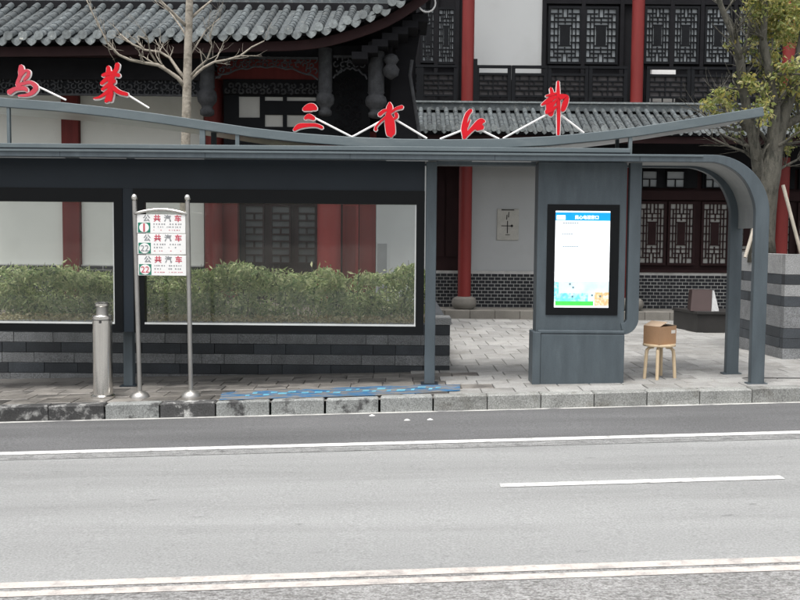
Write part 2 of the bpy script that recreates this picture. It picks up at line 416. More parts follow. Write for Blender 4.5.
# ------------------------------------------------------------------ ground, road, pavement
XS = [-90, -40, -14, -10, -7, -5, -3, -1, 1, 3, 5, 7, 10, 14, 40, 90]
def sheet(fn, vs_, dz):
    m = MB()
    nx = len(XS)
    m.add([fn(u, v, dz) for v in vs_ for u in XS],
          [(j * nx + i, j * nx + i + 1, (j + 1) * nx + i + 1, (j + 1) * nx + i) for j in range(len(vs_) - 1) for i in range(nx - 1)])
    return m
tag(MB().add([(-400, -400, -1.2), (400, -400, -1.2), (400, 400, -1.2), (-400, 400, -1.2)], [(0, 1, 2, 3)]).build('ground', M['ground']), kind='structure')
road = tag(sheet(rm, [-12, -6, 0, 3, 6, 9.301], 0).build('road', M['asphalt']), kind='structure')
sheet(rm, [7.9, 9.3], 0.003).build('road_shoulder', M['shoulder'], road)
def strip(u0, u1, v0, v1, dz, m=None):
    m = m or MB()
    n_ = max(1, int((u1 - u0) / 2))
    for i in range(n_):
        a, b = u0 + (u1 - u0) * i / n_, u0 + (u1 - u0) * (i + 1) / n_
        m.add([rm(a, v0, dz), rm(b, v0, dz), rm(b, v1, dz), rm(a, v1, dz)], [(0, 1, 2, 3)])
    return m
strip(-14, 14, 7.80, 7.915, 0.006).build('edge_line', M['paint'], road)
strip(-14, 14, 9.235, 9.3, 0.006).build('gutter_strip', M['gutter'], road)
for k in range(-2, 3):
    strip(0.70 + k * 6, 2.68 + k * 6, 6.36, 6.455, 0.004).build('lane_dash', M['paint'], road)
strip(-14, 14, 4.715, 4.80, 0.0045).build('centre_line', M['paint_centre'], road)
strip(-14, 14, 4.60, 4.675, 0.0045).build('centre_line', M['paint_centre'], road)
M['coarse'] = mat('coarse_asphalt', (0.25, 0.25, 0.246), 0.95, var=0.2, scale=5, fine=0.5, bump=0.5, bscale=120, col2=(0.15, 0.147, 0.143), c2scale=48, c2lo=0.47, c2hi=0.58, stretch=(0.5, 1, 1))
M['worn'] = mat('worn_band_asphalt', (0.25, 0.254, 0.25), 0.95, var=0.15, scale=3, fine=0.45, bump=0.5, bscale=200, col2=(0.12, 0.12, 0.12), c2scale=20, c2lo=0.5, c2hi=0.64, stretch=(0.6, 1.6, 1))
strip(-14, 14, 4.678, 4.712, 0.003).build('worn_band', M['coarse'], road)
strip(-14, 14, 3.6, 4.597, 0.003).build('worn_band', M['coarse'], road)
strip(-14, 14, 7.62, 7.798, 0.003).build('worn_band', M['worn'], road)
# dark scuffs and cracks in the road surface
rs = random.Random(5)
for k in range(34):
    u, v = rs.uniform(-4.5, 5), rs.uniform(4.95, 7.9)
    if 6.3 < v < 6.5 or v > 7.75: continue
    ln, wd = rs.uniform(0.04, 0.13), rs.uniform(0.0015, 0.004)
    sk = rs.uniform(-0.01, 0.02)
    MB().add([rm(u, v, 0.005), rm(u + ln / 2, v - wd + sk / 2, 0.005), rm(u + ln, v + sk, 0.005), rm(u + ln / 2, v + wd + sk / 2, 0.005)], [(0, 1, 2, 3)]).build('tar_mark', M['shoulder'], road)

kerb = tag(sheet(gm, [9.31, 9.44], -0.02).build('kerb', M['joint']), kind='structure')
u = -7.15
rk = random.Random(3)
while u < 6.5:
    L = 0.535
    dz = rk.uniform(-0.006, 0.004); dy = rk.uniform(-0.004, 0.006)
    kpx = 400 + (u + 0.27) * 950 / 9.35
    key = 'kerb_dark' if (18 < kpx < 122 or 170 < kpx < 205 or kpx < -40) else ('kerb_mid' if kpx < 450 else 'kerb_light')
    gp = 0.012 if key == 'kerb_mid' else 0.005
    a, b = u + gp, u + L - gp
    mm = MB()
    c = 0.012
    pts = [(a, 9.3 + dy), (b, 9.3 + dy), (b, 9.445), (a, 9.445)]
    low = [gm(x, y, -0.19) for x, y in pts]
    mid = [gm(x, y, dz - c) for x, y in pts]
    top = [gm(a + c, 9.3 + dy + c, dz), gm(b - c, 9.3 + dy + c, dz), gm(b - c, 9.445, dz), gm(a + c, 9.445, dz)]
    mm.add(low + mid + top, [(i, (i + 1) % 4, 4 + (i + 1) % 4, 4 + i) for i in range(4)] +
           [(4 + i, 4 + (i + 1) % 4, 8 + (i + 1) % 4, 8 + i) for i in range(4)] + [(8, 9, 10, 11)])
    mm.build('kerb_stone', M[key], kerb)
    u += L

pave = tag(sheet(gm, [9.44, 10, 10.5, 11.0], -0.018).build('pavement', M['joint']), kind='structure')
plaza = tag(sheet(gm, [11.0, 11.5, 12, 13, 14, 15, 16, 18, 25, 60], -0.018).build('plaza', M['joint']), kind='structure')
rp_ = random.Random(11)
def paver(parent, u0, u1, v0, v1, mat_):
    j = 0.004; c = 0.006
    dz = rp_.uniform(-0.003, 0.003); t1 = rp_.uniform(-0.002, 0.002)
    pts = [(u0 + j, v0 + j), (u1 - j, v0 + j), (u1 - j, v1 - j), (u0 + j, v1 - j)]
    inn = [(u0 + j + c, v0 + j + c), (u1 - j - c, v0 + j + c), (u1 - j - c, v1 - j - c), (u0 + j + c, v1 - j - c)]
    mm = MB()
    mm.add([gm(x, y, -0.03) for x, y in pts] + [gm(x, y, dz - 0.005 + t1 * (i % 2)) for i, (x, y) in enumerate(pts)] +
           [gm(x, y, dz + t1 * (i % 2)) for i, (x, y) in enumerate(inn)],
           [(i, (i + 1) % 4, 4 + (i + 1) % 4, 4 + i) for i in range(4)] + [(4 + i, 4 + (i + 1) % 4, 8 + (i + 1) % 4, 8 + i) for i in range(4)] + [(8, 9, 10, 11)])
    mm.build('paver', mat_, parent)
rows = [9.45, 9.75, 10.05, 10.35, 10.65, 10.95]
for j in range(len(rows) - 1):
    off = 0.15 if j % 2 else 0
    x = -6.3 + off
    while x < 6:
        wd = 0.3 if j > 2 else 0.34
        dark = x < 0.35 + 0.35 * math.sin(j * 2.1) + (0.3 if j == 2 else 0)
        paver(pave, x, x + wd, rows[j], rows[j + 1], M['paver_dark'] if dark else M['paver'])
        x += wd
nrow = 13
for j in range(nrow):
    v0 = 10.95 + j * 0.6; v1 = v0 + 0.6
    x = 0.30 + (0.0 if j % 2 else -0.17)
    while x < 7.0:
        wd = 0.34
        paver(plaza, x, x + wd, v0, v1, M['paver'])
        x += wd

MB().hexa([gm(3.72, 9.98, -0.01), gm(4.6, 9.80, -0.01), gm(4.6, 9.84, -0.01), gm(3.72, 10.02, -0.01), gm(3.72, 9.98, 0.006), gm(4.6, 9.80, 0.006), gm(4.6, 9.84, 0.006), gm(3.72, 10.02, 0.006)]).build('drain_slot', M['rubber'], pave)
# blue printed decal on the pavement
def G(px, py, dz):                         # where a pixel's ray meets the pavement
    d = CM @ Vector(((px - 400) / FPX, -(py - 300) / FPX, -1))
    t = 9.5
    for _ in range(30): t = t + 0.8 * (EYE + d.z * t / d.y - gz(d.x * t / d.y, t) - dz) * d.y / -d.z
    return Vector((d.x * t / d.y, t, gz(d.x * t / d.y, t) + dz))
dec = MB()
dlo = [(219, 400.2), (260, 398.8), (300, 397.6), (340, 396.5), (380, 395.2), (420, 393.2), (460, 390.5), (505, 387.8)]
dhi = [(222, 392.5), (260, 390.6), (300, 389), (340, 387.6), (380, 386), (420, 384.8), (460, 384.6), (505, 385.6)]
for i in range(6):
    dec.add([G(*dlo[i], 0.006), G(*dlo[i + 1], 0.006), G(*dhi[i + 1], 0.006), G(*dhi[i], 0.006)], [(0, 1, 2, 3)])
decal = dec.build('floor_decal', M['blue'], loc=gm(-1.9, 9.55))
tag(decal, 'worn blue printed strip stuck to the paving behind the kerb', 'floor sticker')
def lerp2(tab, x):
    for (a, va), (b, vb) in zip(tab, tab[1:]):
        if x <= b: return va + (vb - va) * (x - a) / (b - a)
    return tab[-1][1]
rd = random.Random(21)
pm = MB()
px = 245
while px < 440:
    ln = rd.uniform(3, 9)
    py = lerp2(dlo, px) * rd.choice([0.35, 0.5, 0.6]); py = py + lerp2(dhi, px) * (1 - py / lerp2(dlo, px))
    pm.add([G(px, py, 0.008), G(px + ln, py - 0.2, 0.008), G(px + ln + 1, py - 1.6, 0.008), G(px + 1, py - 1.4, 0.008)], [(0, 1, 2, 3)])
    px += ln + rd.uniform(1, 6)
tag(pm.build('printed_marks', M['cyan'], decal), kind='stuff')

# ------------------------------------------------------------------ left planter, soil, hedge
YP = 11.2
XR = PX(450, 345, YP)
zt = PZ(325, 430, YP)
planter = thing('planter_wall', 'low granite planter wall in light and dark bands behind the glass panels', 'planter', (-2.5, YP, gz(-2.5, YP)))
rw = random.Random(9)
hrow = 0.1215
mats5 = ['stone_dark', 'stone_light', 'stone_dark', 'stone_light', 'stone_dark', 'stone_light', 'stone_dark']
for r_ in range(7):
    z1 = zt - r_ * hrow; z0 = z1 - hrow
    x = XR
    first = True
    while x > -6.3:
        L = rw.uniform(0.25, 0.62) * (0.6 if first else 1); first = False
        xa = max(x - L, -6.4)
        pr = rw.uniform(0, 0.006)
        MB().box(xa + 0.002, x - 0.002, YP - pr, YP + 0.12, z0 + 0.002, z1 - 0.002).build('stone', M[mats5[r_]], planter, bevel=0.003)
        x = xa
MB().box(-6.4, XR - 0.01, YP + 0.03, YP + 0.16, zt - 7 * hrow, zt - 0.003).build('core', M['joint'], planter)
MB().box(XR - 0.2, XR - 0.002, YP + 0.165, 16.2, -0.2, zt).build('return_wall', M['stone_dark'], planter)
x = XR - 0.265
while x > -6.3:
    MB().box(x - 0.596, x, YP - 0.015, YP + 0.15, zt + 0.001, zt + 0.012).build('coping_stone', M['stone_light'], planter, bevel=0.004)
    x -= 0.6
MB().box(XR - 0.26, XR + 0.012, YP - 0.012, YP + 0.4, zt + 0.002, zt + 0.085).build('end_cap', M['stone_pale'], planter, bevel=0.006)
MB().box(-6.4, XR - 0.21, YP + 0.17, 16.3, -0.2, zt - 0.05).build('soil', M['soil'], planter)

def leaves(mb, n_, posfn, lmin, lmax, wr, rg, up=0.3):
    for _ in range(n_):
        p = posfn()
        if p is None: continue
        d = Vector((rg.gauss(0, 1), rg.gauss(0, 1), rg.gauss(0, 1) + up)).normalized()
        q = Vector((rg.gauss(0, 1), rg.gauss(0, 1), rg.gauss(0, 1)))
        s = d.cross(q)
        if s.length < 1e-3: continue
        s.normalize()
        L = rg.uniform(lmin, lmax); W = L * wr
        nn = d.cross(s) * (W * 0.25)
        mb.add([p - d * L / 2, p + s * W / 2 + nn, p + d * L / 2, p - s * W / 2 + nn], [(0, 1, 2, 3)])
rh = random.Random(13)
hx0, hx1 = -6.2, XR - 0.28
def htop(x):
    return 1.13 + 0.05 * math.sin(x * 2.3) + 0.035 * math.sin(x * 5.9 + 1) + 0.03 * math.sin(x * 11.3) + 0.012 * (x + 3)
def hpos():
    x = rh.uniform(hx0, hx1)
    y = 11.44 + rh.random() ** 1.6 * 1.3
    zz = zt - 0.03 + rh.random() ** 0.75 * (htop(x) - zt + 0.03)
    if rh.random() < 0.05: zz += rh.uniform(0, 0.10)
    lean = 0.14 * (zz - zt) / 0.6
    cl = math.sin(x * 4.1 + zz * 5) * math.sin(x * 9 + y * 3 - zz * 7) + math.sin(zz * 13 + x * 3)
    if cl < -0.6 and rh.random() < 0.72: return None
    return Vector((x, y + 0.12 - lean, zz))
hedge = thing('hedge', 'leafy green hedge growing in the banded planter behind the glass', 'hedge', (-2.5, 12.0, zt - 0.05))
mb = MB(); leaves(mb, 30000, hpos, 0.045, 0.12, 0.30, rh); mb.build('foliage', M['hedge'], hedge)
mb = MB()
for _ in range(170):
    x = rh.uniform(hx0, hx1); y = rh.uniform(11.6, 12.7); h = htop(x) - 0.04 + rh.uniform(-.15, .12)
    dx, dy = rh.uniform(-.12, .12), rh.uniform(-.1, .06)
    mb.tube([(x, y, zt - 0.06), (x + dx * .5, y + dy * .6, (zt + h) / 2), (x + dx, y + dy, h)], [0.006, 0.005, 0.003], 4)
mb.build('stems', M['bark'], hedge)
mb = MB()
def fpos(): return Vector((rh.uniform(hx0, hx1), rh.uniform(11.2, 11.62), zt + 0.016 + rh.random() ** 2 * 0.07))
leaves(mb, 3200, fpos, 0.03, 0.07, 0.4, rh, 0); mb.build('dry_leaf_litter', M['hedge_dry'], hedge)

# ------------------------------------------------------------------ bus shelter
YF, YM, YB = 9.75, 10.15, 10.52
shelter = thing('bus_shelter', 'long slate grey metal bus shelter with curved roof and red calligraphy on top', 'bus shelter', (0, YM, gz(0, YM)))
XL = PX(-80, 200, YF)
zr1 = PZ(152.0, 400, YF); zr0 = PZ(159.6, 400, YF)      # roof edge band
zmid = (zr0 + zr1) / 2; hb = (zr1 - zr0) / 2
xo = PX(769, 240, YF)                                  # outer face of the end post
xi = PX(753.5, 300, YF)
rad = 0.56
pth = [(XL, zmid)]
for px in range(0, 700, 60): pth.append((PX(px, 155, YF), zmid))
cx_, cz_ = xo - 0.039 - rad, zmid - rad
pth = [p for p in pth if p[0] < cx_ - 0.05]
for k in range(17):
    a = math.pi / 2 - k / 16 * math.pi / 2
    pth.append((cx_ + rad * math.cos(a), cz_ + rad * math.sin(a)))
zpan = PZ(228, 745, YF + 0.3)
pend = pth + [(cx_ + rad, zpan)]
MB().sweep_y(pend, 0.018, YF + 0.08, YB - 0.02).build('roof', M['ceiling'], shelter, smooth='auto')
gpost = gz(3.7, YF)
arc_n = len(pth) - 17
def outer(base_z, t_leg):
    pts, th = [], []
    for i, (a, b) in enumerate(pth):
        if i < arc_n: pts.append((a, b + hb)); th.append(2 * hb)
        else:
            k = (i - arc_n) / 16; an = math.pi / 2 - k * math.pi / 2
            pts.append((cx_ + (rad + hb) * math.cos(an), cz_ + (rad + hb) * math.sin(an))); th.append(2 * hb + (t_leg - 2 * hb) * min(1, k * 1.4))
    for z in (cz_ - 0.3, base_z): pts.append((cx_ + rad + hb, z)); th.append(t_leg)
    return pts, th
MB().sweep_in(*outer(gpost - 0.004, 0.142), YF, YF + 0.08).build('front_rim', M['slate'], shelter, smooth='auto', bevel=0.006)
MB().sweep_in(*outer(gz(3.7, YB) - 0.004, 0.138), YB - 0.02, YB + 0.06).build('rear_rim', M['slate'], shelter, smooth='auto', bevel=0.006)
for px in (60, 205, 350, 495, 640):
    xj = PX(px, 155, YF)
    MB().box(xj - 0.0025, xj + 0.0025, YF - 0.002, YF + 0.01, zr0 + 0.003, zr1 - 0.024).build('rim_joint', M['header'], shelter)
for yy in (YF - 0.01, YB - 0.03):
    MB().box(cx_ + rad - 0.135, cx_ + rad + 0.07, yy, yy + 0.10, gz(3.7, yy) - 0.01, gz(3.7, yy) + 0.012).build('base_plate', M['slate'], shelter)
# thin bright lip along the rim and the rail above it
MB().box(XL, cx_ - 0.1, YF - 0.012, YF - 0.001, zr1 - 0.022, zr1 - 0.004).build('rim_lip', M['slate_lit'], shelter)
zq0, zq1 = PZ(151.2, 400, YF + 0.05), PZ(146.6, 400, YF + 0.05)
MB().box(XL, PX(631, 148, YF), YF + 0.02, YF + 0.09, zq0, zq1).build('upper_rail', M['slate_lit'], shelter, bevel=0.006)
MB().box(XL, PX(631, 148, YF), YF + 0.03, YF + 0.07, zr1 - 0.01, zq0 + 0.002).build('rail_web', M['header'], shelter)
# pale strips under the roof
for a, b in ((-50, 65), (80, 126), (135, 204), (386, 428), (472, 531)):
    MB().box(PX(a, 161, 9.95), PX(b, 161, 9.95), 9.93, 9.97, zmid - 0.036, zmid - 0.0195).build('ceiling_strip', M['tube'], shelter)
# header panel and window frames
XM = lambda px, py=260: PX(px, py, YM)
zh1 = zmid - 0.0195; zh0 = PZ(190, 300, YM)
MB().box(XL, XM(424), YM - 0.012, YM + 0.05, zh0, zh1).build('header_panel', M['header'], shelter)
MB().box(XL, XM(424), YM + 0.10, YM + 0.13, zh0, zh1).build('header_back', M['header'], shelter)
zg1 = PZ(203.6, 280, YM); zg0 = PZ(323.8, 280, YM); zfb = PZ(333, 280, YM)
def frame(pa, ga, gb, pb):
    fx0, fx1, gx0, gx1 = XM(pa), XM(pb), XM(ga), XM(gb)
    fr_ = MB().box(fx0, fx1, YM - 0.03, YM + 0.06, zg1, zh0 - 0.001).box(fx0, fx1, YM - 0.03, YM + 0.06, zfb, zg0) \
        .box(fx0, gx0, YM - 0.03, YM + 0.06, zg0, zg1).box(gx1, fx1, YM - 0.03, YM + 0.06, zg0, zg1).build('window_frame', M['black'], shelter)
    MB().box(gx0 - 0.01, gx1 + 0.01, YM + 0.015, YM + 0.023, zg0 - 0.01, zg1 + 0.01).build('pane', M['glass'], fr_)
    MB().box(gx0, gx1, YM - 0.034, YM - 0.018, zg0 - 0.014, zg0 + 0.006).build('glazing_bead', M['alu'], fr_)
    MB().box(gx1 - 0.014, gx1, YM - 0.02, YM + 0.01, zg0, zg1).build('glazing_bead', M['alu'], fr_)
frame(-80, -70, 115, 123.5)
frame(134, 145, 416, 424.2)
# posts
def post(pa, pb, y, mt='slate', top=None):
    x0, x1 = PX(pa, 300, y), PX(pb, 300, y)
    MB().box(x0, x1, y - 0.05, y + 0.055, gz(x0, y) - 0.01, top or zr0 + 0.01).build('post', M[mt], shelter, bevel=0.008)
    MB().box(x0 - 0.035, x1 + 0.035, y - 0.085, y + 0.09, gz(x0, y) - 0.01, gz(x1, y) + 0.012).build('base_plate', M['header'], shelter)
post(124, 133.3, YM + 0.2, top=zmid - 0.0195)
MB().box(XM(123.6), XM(133.9), YM - 0.02, YM + 0.06, zfb, zh0 - 0.001).build('mullion', M['header'], shelter)
post(425, 435.5, YM - 0.01)
MB().box(PX(436.5, 163, YM), PX(536, 163, YM), YM - 0.02, YM + 0.03, zr0 - 0.02, zr0 + 0.03).build('cross_beam', M['slate'], shelter)
# display cabinet
YC = 10.02
cxa, cxb = PX(537, 260, YC), PX(625.5, 260, YC)
zc0 = gz(cxa, YC); zcs = PZ(332, 580, YC)
cab = MB().box(cxa, cxb, YC, YC + 0.24, zcs - 0.05, zr0 + 0.012).build('display_cabinet', M['slate'], shelter, bevel=0.006)
MB().box(cxa - 0.035, cxa + 0.05, YC - 0.035, YC + 0.26, zc0 - 0.01, zcs + 0.0).build('base_edge', M['slate'], cab, bevel=0.006)
zg_ = gz(cxb, YC)
MB().hexa([(cxa + 0.05, YC - 0.03, zc0 - 0.01), (cxb + 0.004, YC - 0.03, zc0 - 0.01), (cxb + 0.004, YC + 0.25, zc0 - 0.01), (cxa + 0.05, YC + 0.25, zc0 - 0.01),
           (cxa + 0.05, YC - 0.03, zcs - 0.02), (cxb + 0.004, YC - 0.03, zcs - 0.02), (cxb + 0.004, YC + 0.25, zcs - 0.02), (cxa + 0.05, YC + 0.25, zcs - 0.02)]).build('base_panel', M['slate'], cab, bevel=0.01)
MB().box(cxa + 0.02, cxb + 0.002, YC - 0.034, YC + 0.02, zcs - 0.018, zcs + 0.02).build('base_ledge', M['slate'], cab, bevel=0.01)
fa, fb = PX(546.5, 260, YC), PX(618.5, 260, YC)
fz0, fz1 = PZ(315, 582, YC), PZ(204.5, 582, YC)
MB().box(fa, fb, YC - 0.012, YC + 0.002, fz0, fz1).build('screen_surround', M['black'], cab, bevel=0.003)
sa, sb = PX(554.8, 260, YC - 0.012), PX(609.3, 260, YC - 0.012)
sz0, sz1 = PZ(307.5, 582, YC - 0.012), PZ(211, 582, YC - 0.012)
ys = YC - 0.0125
MB().box(sa, sb, ys - 0.002, ys, sz0, sz1).build('screen', M['screen'], cab)
sw, sh = sb - sa, sz1 - sz0
def srect(a, b, c, d, lay): return MB().box(sa + a * sw, sa + b * sw, ys - 0.002 - 0.0012 * lay, ys - 0.0015, sz0 + c * sh, sz0 + d * sh)
srect(0, 1, 0.90, 0.985, 1).build('screen_banner', M['scr_blue'], cab)
srect(0.02, 0.18, 0.908, 0.955, 2).build('screen_badge', M['screen'], cab)
text_part('民心电视窗口', sa + 0.57 * sw, ys - 0.0045, sz0 + 0.935 * sh, 0.044, M['screen'], 'screen_title', cab, width=0.43 * sw, bold=0.001)
for a, b, c in ((0.14, 0.42, 0.868), (0.12, 0.30, 0.758), (0.14, 0.40, 0.628)):
    mm = MB(); x = a
    while x < b:
        mm.box(sa + x * sw, sa + (x + 0.028) * sw, ys - 0.0032, ys - 0.0015, sz0 + c * sh, sz0 + (c + 0.012) * sh); x += 0.042
    tag(mm.build('screen_text', M['scr_ink'], cab), kind='stuff')
srect(0, 1, 0.06, 0.27, 0.4).build('screen_haze', M['scr_pale'], cab)
srect(0, 0.62, 0.06, 0.15, 1).build('screen_water', M['scr_cyan'], cab)
srect(0, 0.08, 0.15, 0.26, 1).build('screen_foliage', M['scr_cyan'], cab)
srect(0.02, 0.72, 0.02, 0.065, 2).build('screen_grass', M['scr_green'], cab)
srect(0.74, 1.0, 0.02, 0.16, 1).build('screen_flowers', M['scr_peach'], cab)
for a, c in ((0.27, 0.235), (0.33, 0.2), (0.68, 0.12), (0.83, 0.11), (0.32, 0.105)):
    srect(a, a + 0.03, c, c + 0.018, 3).build('screen_bird', M['scr_ink'], cab)
# looped tube beside the cabinet
tx0, tx1 = PX(627.5, 260, YC + 0.02), PX(639.0, 260, YC + 0.02)
tc_ = (tx0 + tx1) / 2; thw = (tx1 - tx0) / 2
zb = PZ(329, 632, YC)
lp = [(tc_, zr0 + 0.01), (tc_, zb + 0.11)]
for k in range(1, 9):
    a = -k / 8 * math.pi / 2
    lp.append((tc_ - 0.11 + 0.11 * math.cos(a), zb + 0.11 + 0.11 * math.sin(a)))
lp.append((cxb - 0.01, zb))
MB().sweep_y(lp, thw, YC - 0.02, YC + 0.075).build('side_tube', M['slate'], shelter, smooth='auto', bevel=0.006)

# ---- swooping canopy wing on top of the roof
YW = 9.82
wing = [(-90, 90), (-40, 94), (0, 97.5), (60, 102), (110, 107.5), (160, 114), (200, 120), (250, 127.5), (300, 133), (350, 136.8), (400, 138.8), (450, 139.4),
        (500, 138.6), (550, 136.2), (600, 131.6), (640, 126.6), (700, 117.2), (764, 106.8)]
wp = [P(a, b + 4.6, YW) for a, b in wing]
wxz = [(p.x, p.z) for p in wp]
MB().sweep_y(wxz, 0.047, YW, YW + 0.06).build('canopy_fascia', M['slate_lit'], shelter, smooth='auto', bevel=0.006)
MB().sweep_y(wxz, 0.012, YW + 0.06, YW + 1.15).build('canopy_sheet', M['canopy'], shelter, smooth='auto')
def wing_z(x):
    for (a, za), (b, zb_) in zip(wxz, wxz[1:]):
        if a <= x <= b: return za + (zb_ - za) * (x - a) / (b - a)
    return wxz[-1][1]
for px, wd in ((8, 0.03), (202, 0.055), (237, 0.04), (631, 0.035)):
    x = PX(px, 135, YW)
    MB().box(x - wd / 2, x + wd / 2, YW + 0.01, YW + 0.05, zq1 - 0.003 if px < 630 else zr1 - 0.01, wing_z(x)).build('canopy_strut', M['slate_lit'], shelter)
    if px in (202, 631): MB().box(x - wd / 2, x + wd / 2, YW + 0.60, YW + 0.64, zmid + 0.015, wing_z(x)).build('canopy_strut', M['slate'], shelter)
for a, b in (((37, 86), (66, 100)), ((127, 94.5), (149, 108)), ((315, 118), (352, 137)), ((352, 137), (383, 120)), ((396, 120), (427, 138.5)),
             ((440, 139), (463, 130)), ((481, 130), (499, 139)), ((503, 138.5), (546, 115)), ((561, 115), (584, 133))):
    MB().tube([P(*a, YW + 0.045), P(*b, YW + 0.045)], 0.011, 6).build('brace_rod', M['char_white'], shelter)

CH = [
 (0, 55, 12, 'char_fade', [[(245,130,50),(246,190,72),(235,250,48),(205,320,40),(200,352,44)],
   [(200,362,44),(280,338,40),(360,326,44),(424,380,58),(392,440,56),(320,478,40),(215,486,22)],
   [(250,245,26),(296,188,34),(338,196,36),(326,250,38),(282,300,26)],
   [(104,446,64),(180,405,50),(285,398,52),(312,424,34)]]),
 (85, 55, 12, 'char_red', [[(275,140,44),(275,200,56),(262,262,46)], [(385,108,56),(370,170,54),(322,222,40)], [(205,242,34),(300,216,54),(402,242,46)],
   [(190,342,36),(260,284,52),(335,262,46)], [(200,412,30),(270,362,44),(345,306,54)], [(302,280,54),(302,400,72),(284,500,72),(245,556,36)],
   [(100,520,16),(180,500,30),(275,436,46)], [(330,386,54),(400,440,54),(500,470,44)], [(300,545,40),(322,460,36)]]),
 (280, 95, 12, 'char_red', [[(284,168,44),(340,146,84),(390,142,84),(428,160,48)], [(296,278,30),(345,254,64),(404,280,44)],
   [(168,416,34),(230,372,62),(330,360,46),(430,360,42),(504,388,36)]]),
 (360, 95, 12, 'char_red', [[(355,88,24),(356,140,74),(342,192,54)], [(232,232,46),(290,186,40),(332,180,24)], [(505,140,44),(430,164,36),(366,212,24)],
   [(188,414,40),(192,378,26),(250,312,26),(332,244,36)], [(430,220,42),(440,258,40),(404,290,26)], [(334,220,54),(352,300,112),(364,400,118),(370,470,100),(374,492,40)]]),
 (445, 95, 12, 'char_red', [[(312,180,44),(270,230,54),(242,310,56),(232,400,74),(240,480,64),(230,512,44)], [(300,296,18),(262,380,34)],
   [(252,484,44),(330,402,54),(400,342,80),(440,312,72),(472,312,36)], [(384,400,54),(448,384,60)]]),
 (525, 75, 9.23, 'char_red', [[(308,58,22),(308,200,38),(312,350,34),(310,546,26)], [(240,120,24),(252,180,40),(228,250,58),(236,330,72),(242,364,44)],
   [(158,272,20),(215,236,44),(275,200,40)], [(196,190,14),(240,182,26),(286,168,18)], [(292,228,18),(240,290,40),(196,338,26)], [(196,352,18),(250,320,34),(292,290,22)], [(330,200,54),(388,200,34),(372,260,52),(350,322,40)]]),
]
def smooth_stroke(st):
    out = []
    for i in range(len(st) - 1):
        p0, p1, p2, p3 = st[max(i - 1, 0)], st[i], st[i + 1], st[min(i + 2, len(st) - 1)]
        for k in range(4):
            t = k / 4
            out.append(tuple(0.5 * (2 * b + (c - a) * t + (2 * a - 5 * b + 4 * c - d) * t * t + (3 * b - a - 3 * c + d) * t ** 3) for a, b, c, d in zip(p0, p1, p2, p3)))
    out.append(st[-1]); return out
def stroke_mesh(mb, st, ox, oy, sc, grow, y0, y1):
    pts = smooth_stroke(st)
    L, R_ = [], []
    N = len(pts)
    q = []
    for (x, y, w_) in pts:
        p = P(ox + x / sc, oy + y / sc, YW); q.append((Vector((p.x, p.z)), w_ / sc / 950 * YW / 2 + grow))
    for i in range(N):
        d = (q[min(i + 1, N - 1)][0] - q[max(i - 1, 0)][0]).normalized(); nn = Vector((-d.y, d.x))
        L.append(q[i][0] + nn * q[i][1]); R_.append(q[i][0] - nn * q[i][1])
    d0 = (q[1][0] - q[0][0]).normalized(); d1 = (q[-1][0] - q[-2][0]).normalized()
    capa = [q[0][0] - d0 * q[0][1] * 0.8]; capb = [q[-1][0] + d1 * q[-1][1] * 0.8]
    def mids(a, c, b): return [c + (a - c) * 0.45 + (a - b).normalized() * 0.25 * (a - b).length / 2, c, c + (b - c) * 0.45 + (b - a).normalized() * 0.25 * (a - b).length / 2]
    poly = R_ + mids(R_[-1], capb[0], L[-1]) + L[::-1] + mids(L[0], capa[0], R_[0])
    n_ = len(poly)
    # strips rather than one n-gon keep concave strokes clean
    vs_ = [(a.x, y0, a.y) for a in poly] + [(a.x, y1, a.y) for a in poly]
    fs_ = []
    for i in range(N - 1):
        a, b = i, i + 1
        c, d = N + 3 + (N - 1 - b), N + 3 + (N - 1 - a)
        fs_.append((a, b, c, d)); fs_.append((d + n_, c + n_, b + n_, a + n_))
    fs_.append((N - 1, N, N + 1, N + 2, N + 3)); fs_.append(tuple(i + n_ for i in (N + 3, N + 2, N + 1, N, N - 1)))
    e = [2 * N + 2, 2 * N + 3, 2 * N + 4, 2 * N + 5, 0]
    fs_.append(tuple(e)); fs_.append(tuple(i + n_ for i in e[::-1]))
    for i in range(n_): fs_.append(((i + 1) % n_, i, i + n_, (i + 1) % n_ + n_))
    mb.add(vs_, fs_)
for ox, oy, sc, mt, sts in CH:
    face, back = MB(), MB()
    for i, st in enumerate(sts):
        stroke_mesh(face, st, ox, oy, sc, -0.001, YW + 0.010 - 0.0015 * i, YW + 0.022 + 0.0002 * i)
        stroke_mesh(back, st, ox + 0.15, oy + 0.35, sc, 0.0065, YW + 0.0225 + 0.001 * i, YW + 0.042 + 0.0012 * i)
    o = face.build('sign_character', M[mt], shelter)
    back.build('letter_backing', M['char_white'], o)

# ------------------------------------------------------------------ bus stop sign
def PG(px, y): return PX(px, 400, y)
YS = 9.58
xa, xb = PX(140, 400, YS), PX(191, 400, YS)
xta, xtb = PX(134.5, 205, YS), PX(187.5, 203, YS)
sign = thing('bus_stop_sign', 'white route boards hung between two steel poles with ball tops', 'bus sign', ((xa + xb) / 2, YS, gz((xa + xb) / 2, YS)))
zs = PZ(201, 160, YS)
for x0, x1 in ((xa, xta), (xb, xtb)):
    z0 = gz(x0, YS)
    po = MB().tube([(x0, YS, z0 + 0.0), (x1, YS, zs)], 0.023, 14).build('pole', M['steel_dull'], sign, smooth='auto')
    MB().lathe(x1, YS, [(0.012, zs - 0.005), (0.026, zs + 0.012), (0.035, zs + 0.035), (0.026, zs + 0.06), (0.006, zs + 0.07)], 14).build('ball_finial', M['steel'], po, smooth=True)
    MB().lathe(x0, YS, [(0.098, z0 - 0.004), (0.095, z0 + 0.015), (0.075, z0 + 0.042), (0.04, z0 + 0.06), (0.024, z0 + 0.064)], 18).build('domed_foot', M['steel_dull'], po, smooth='auto')
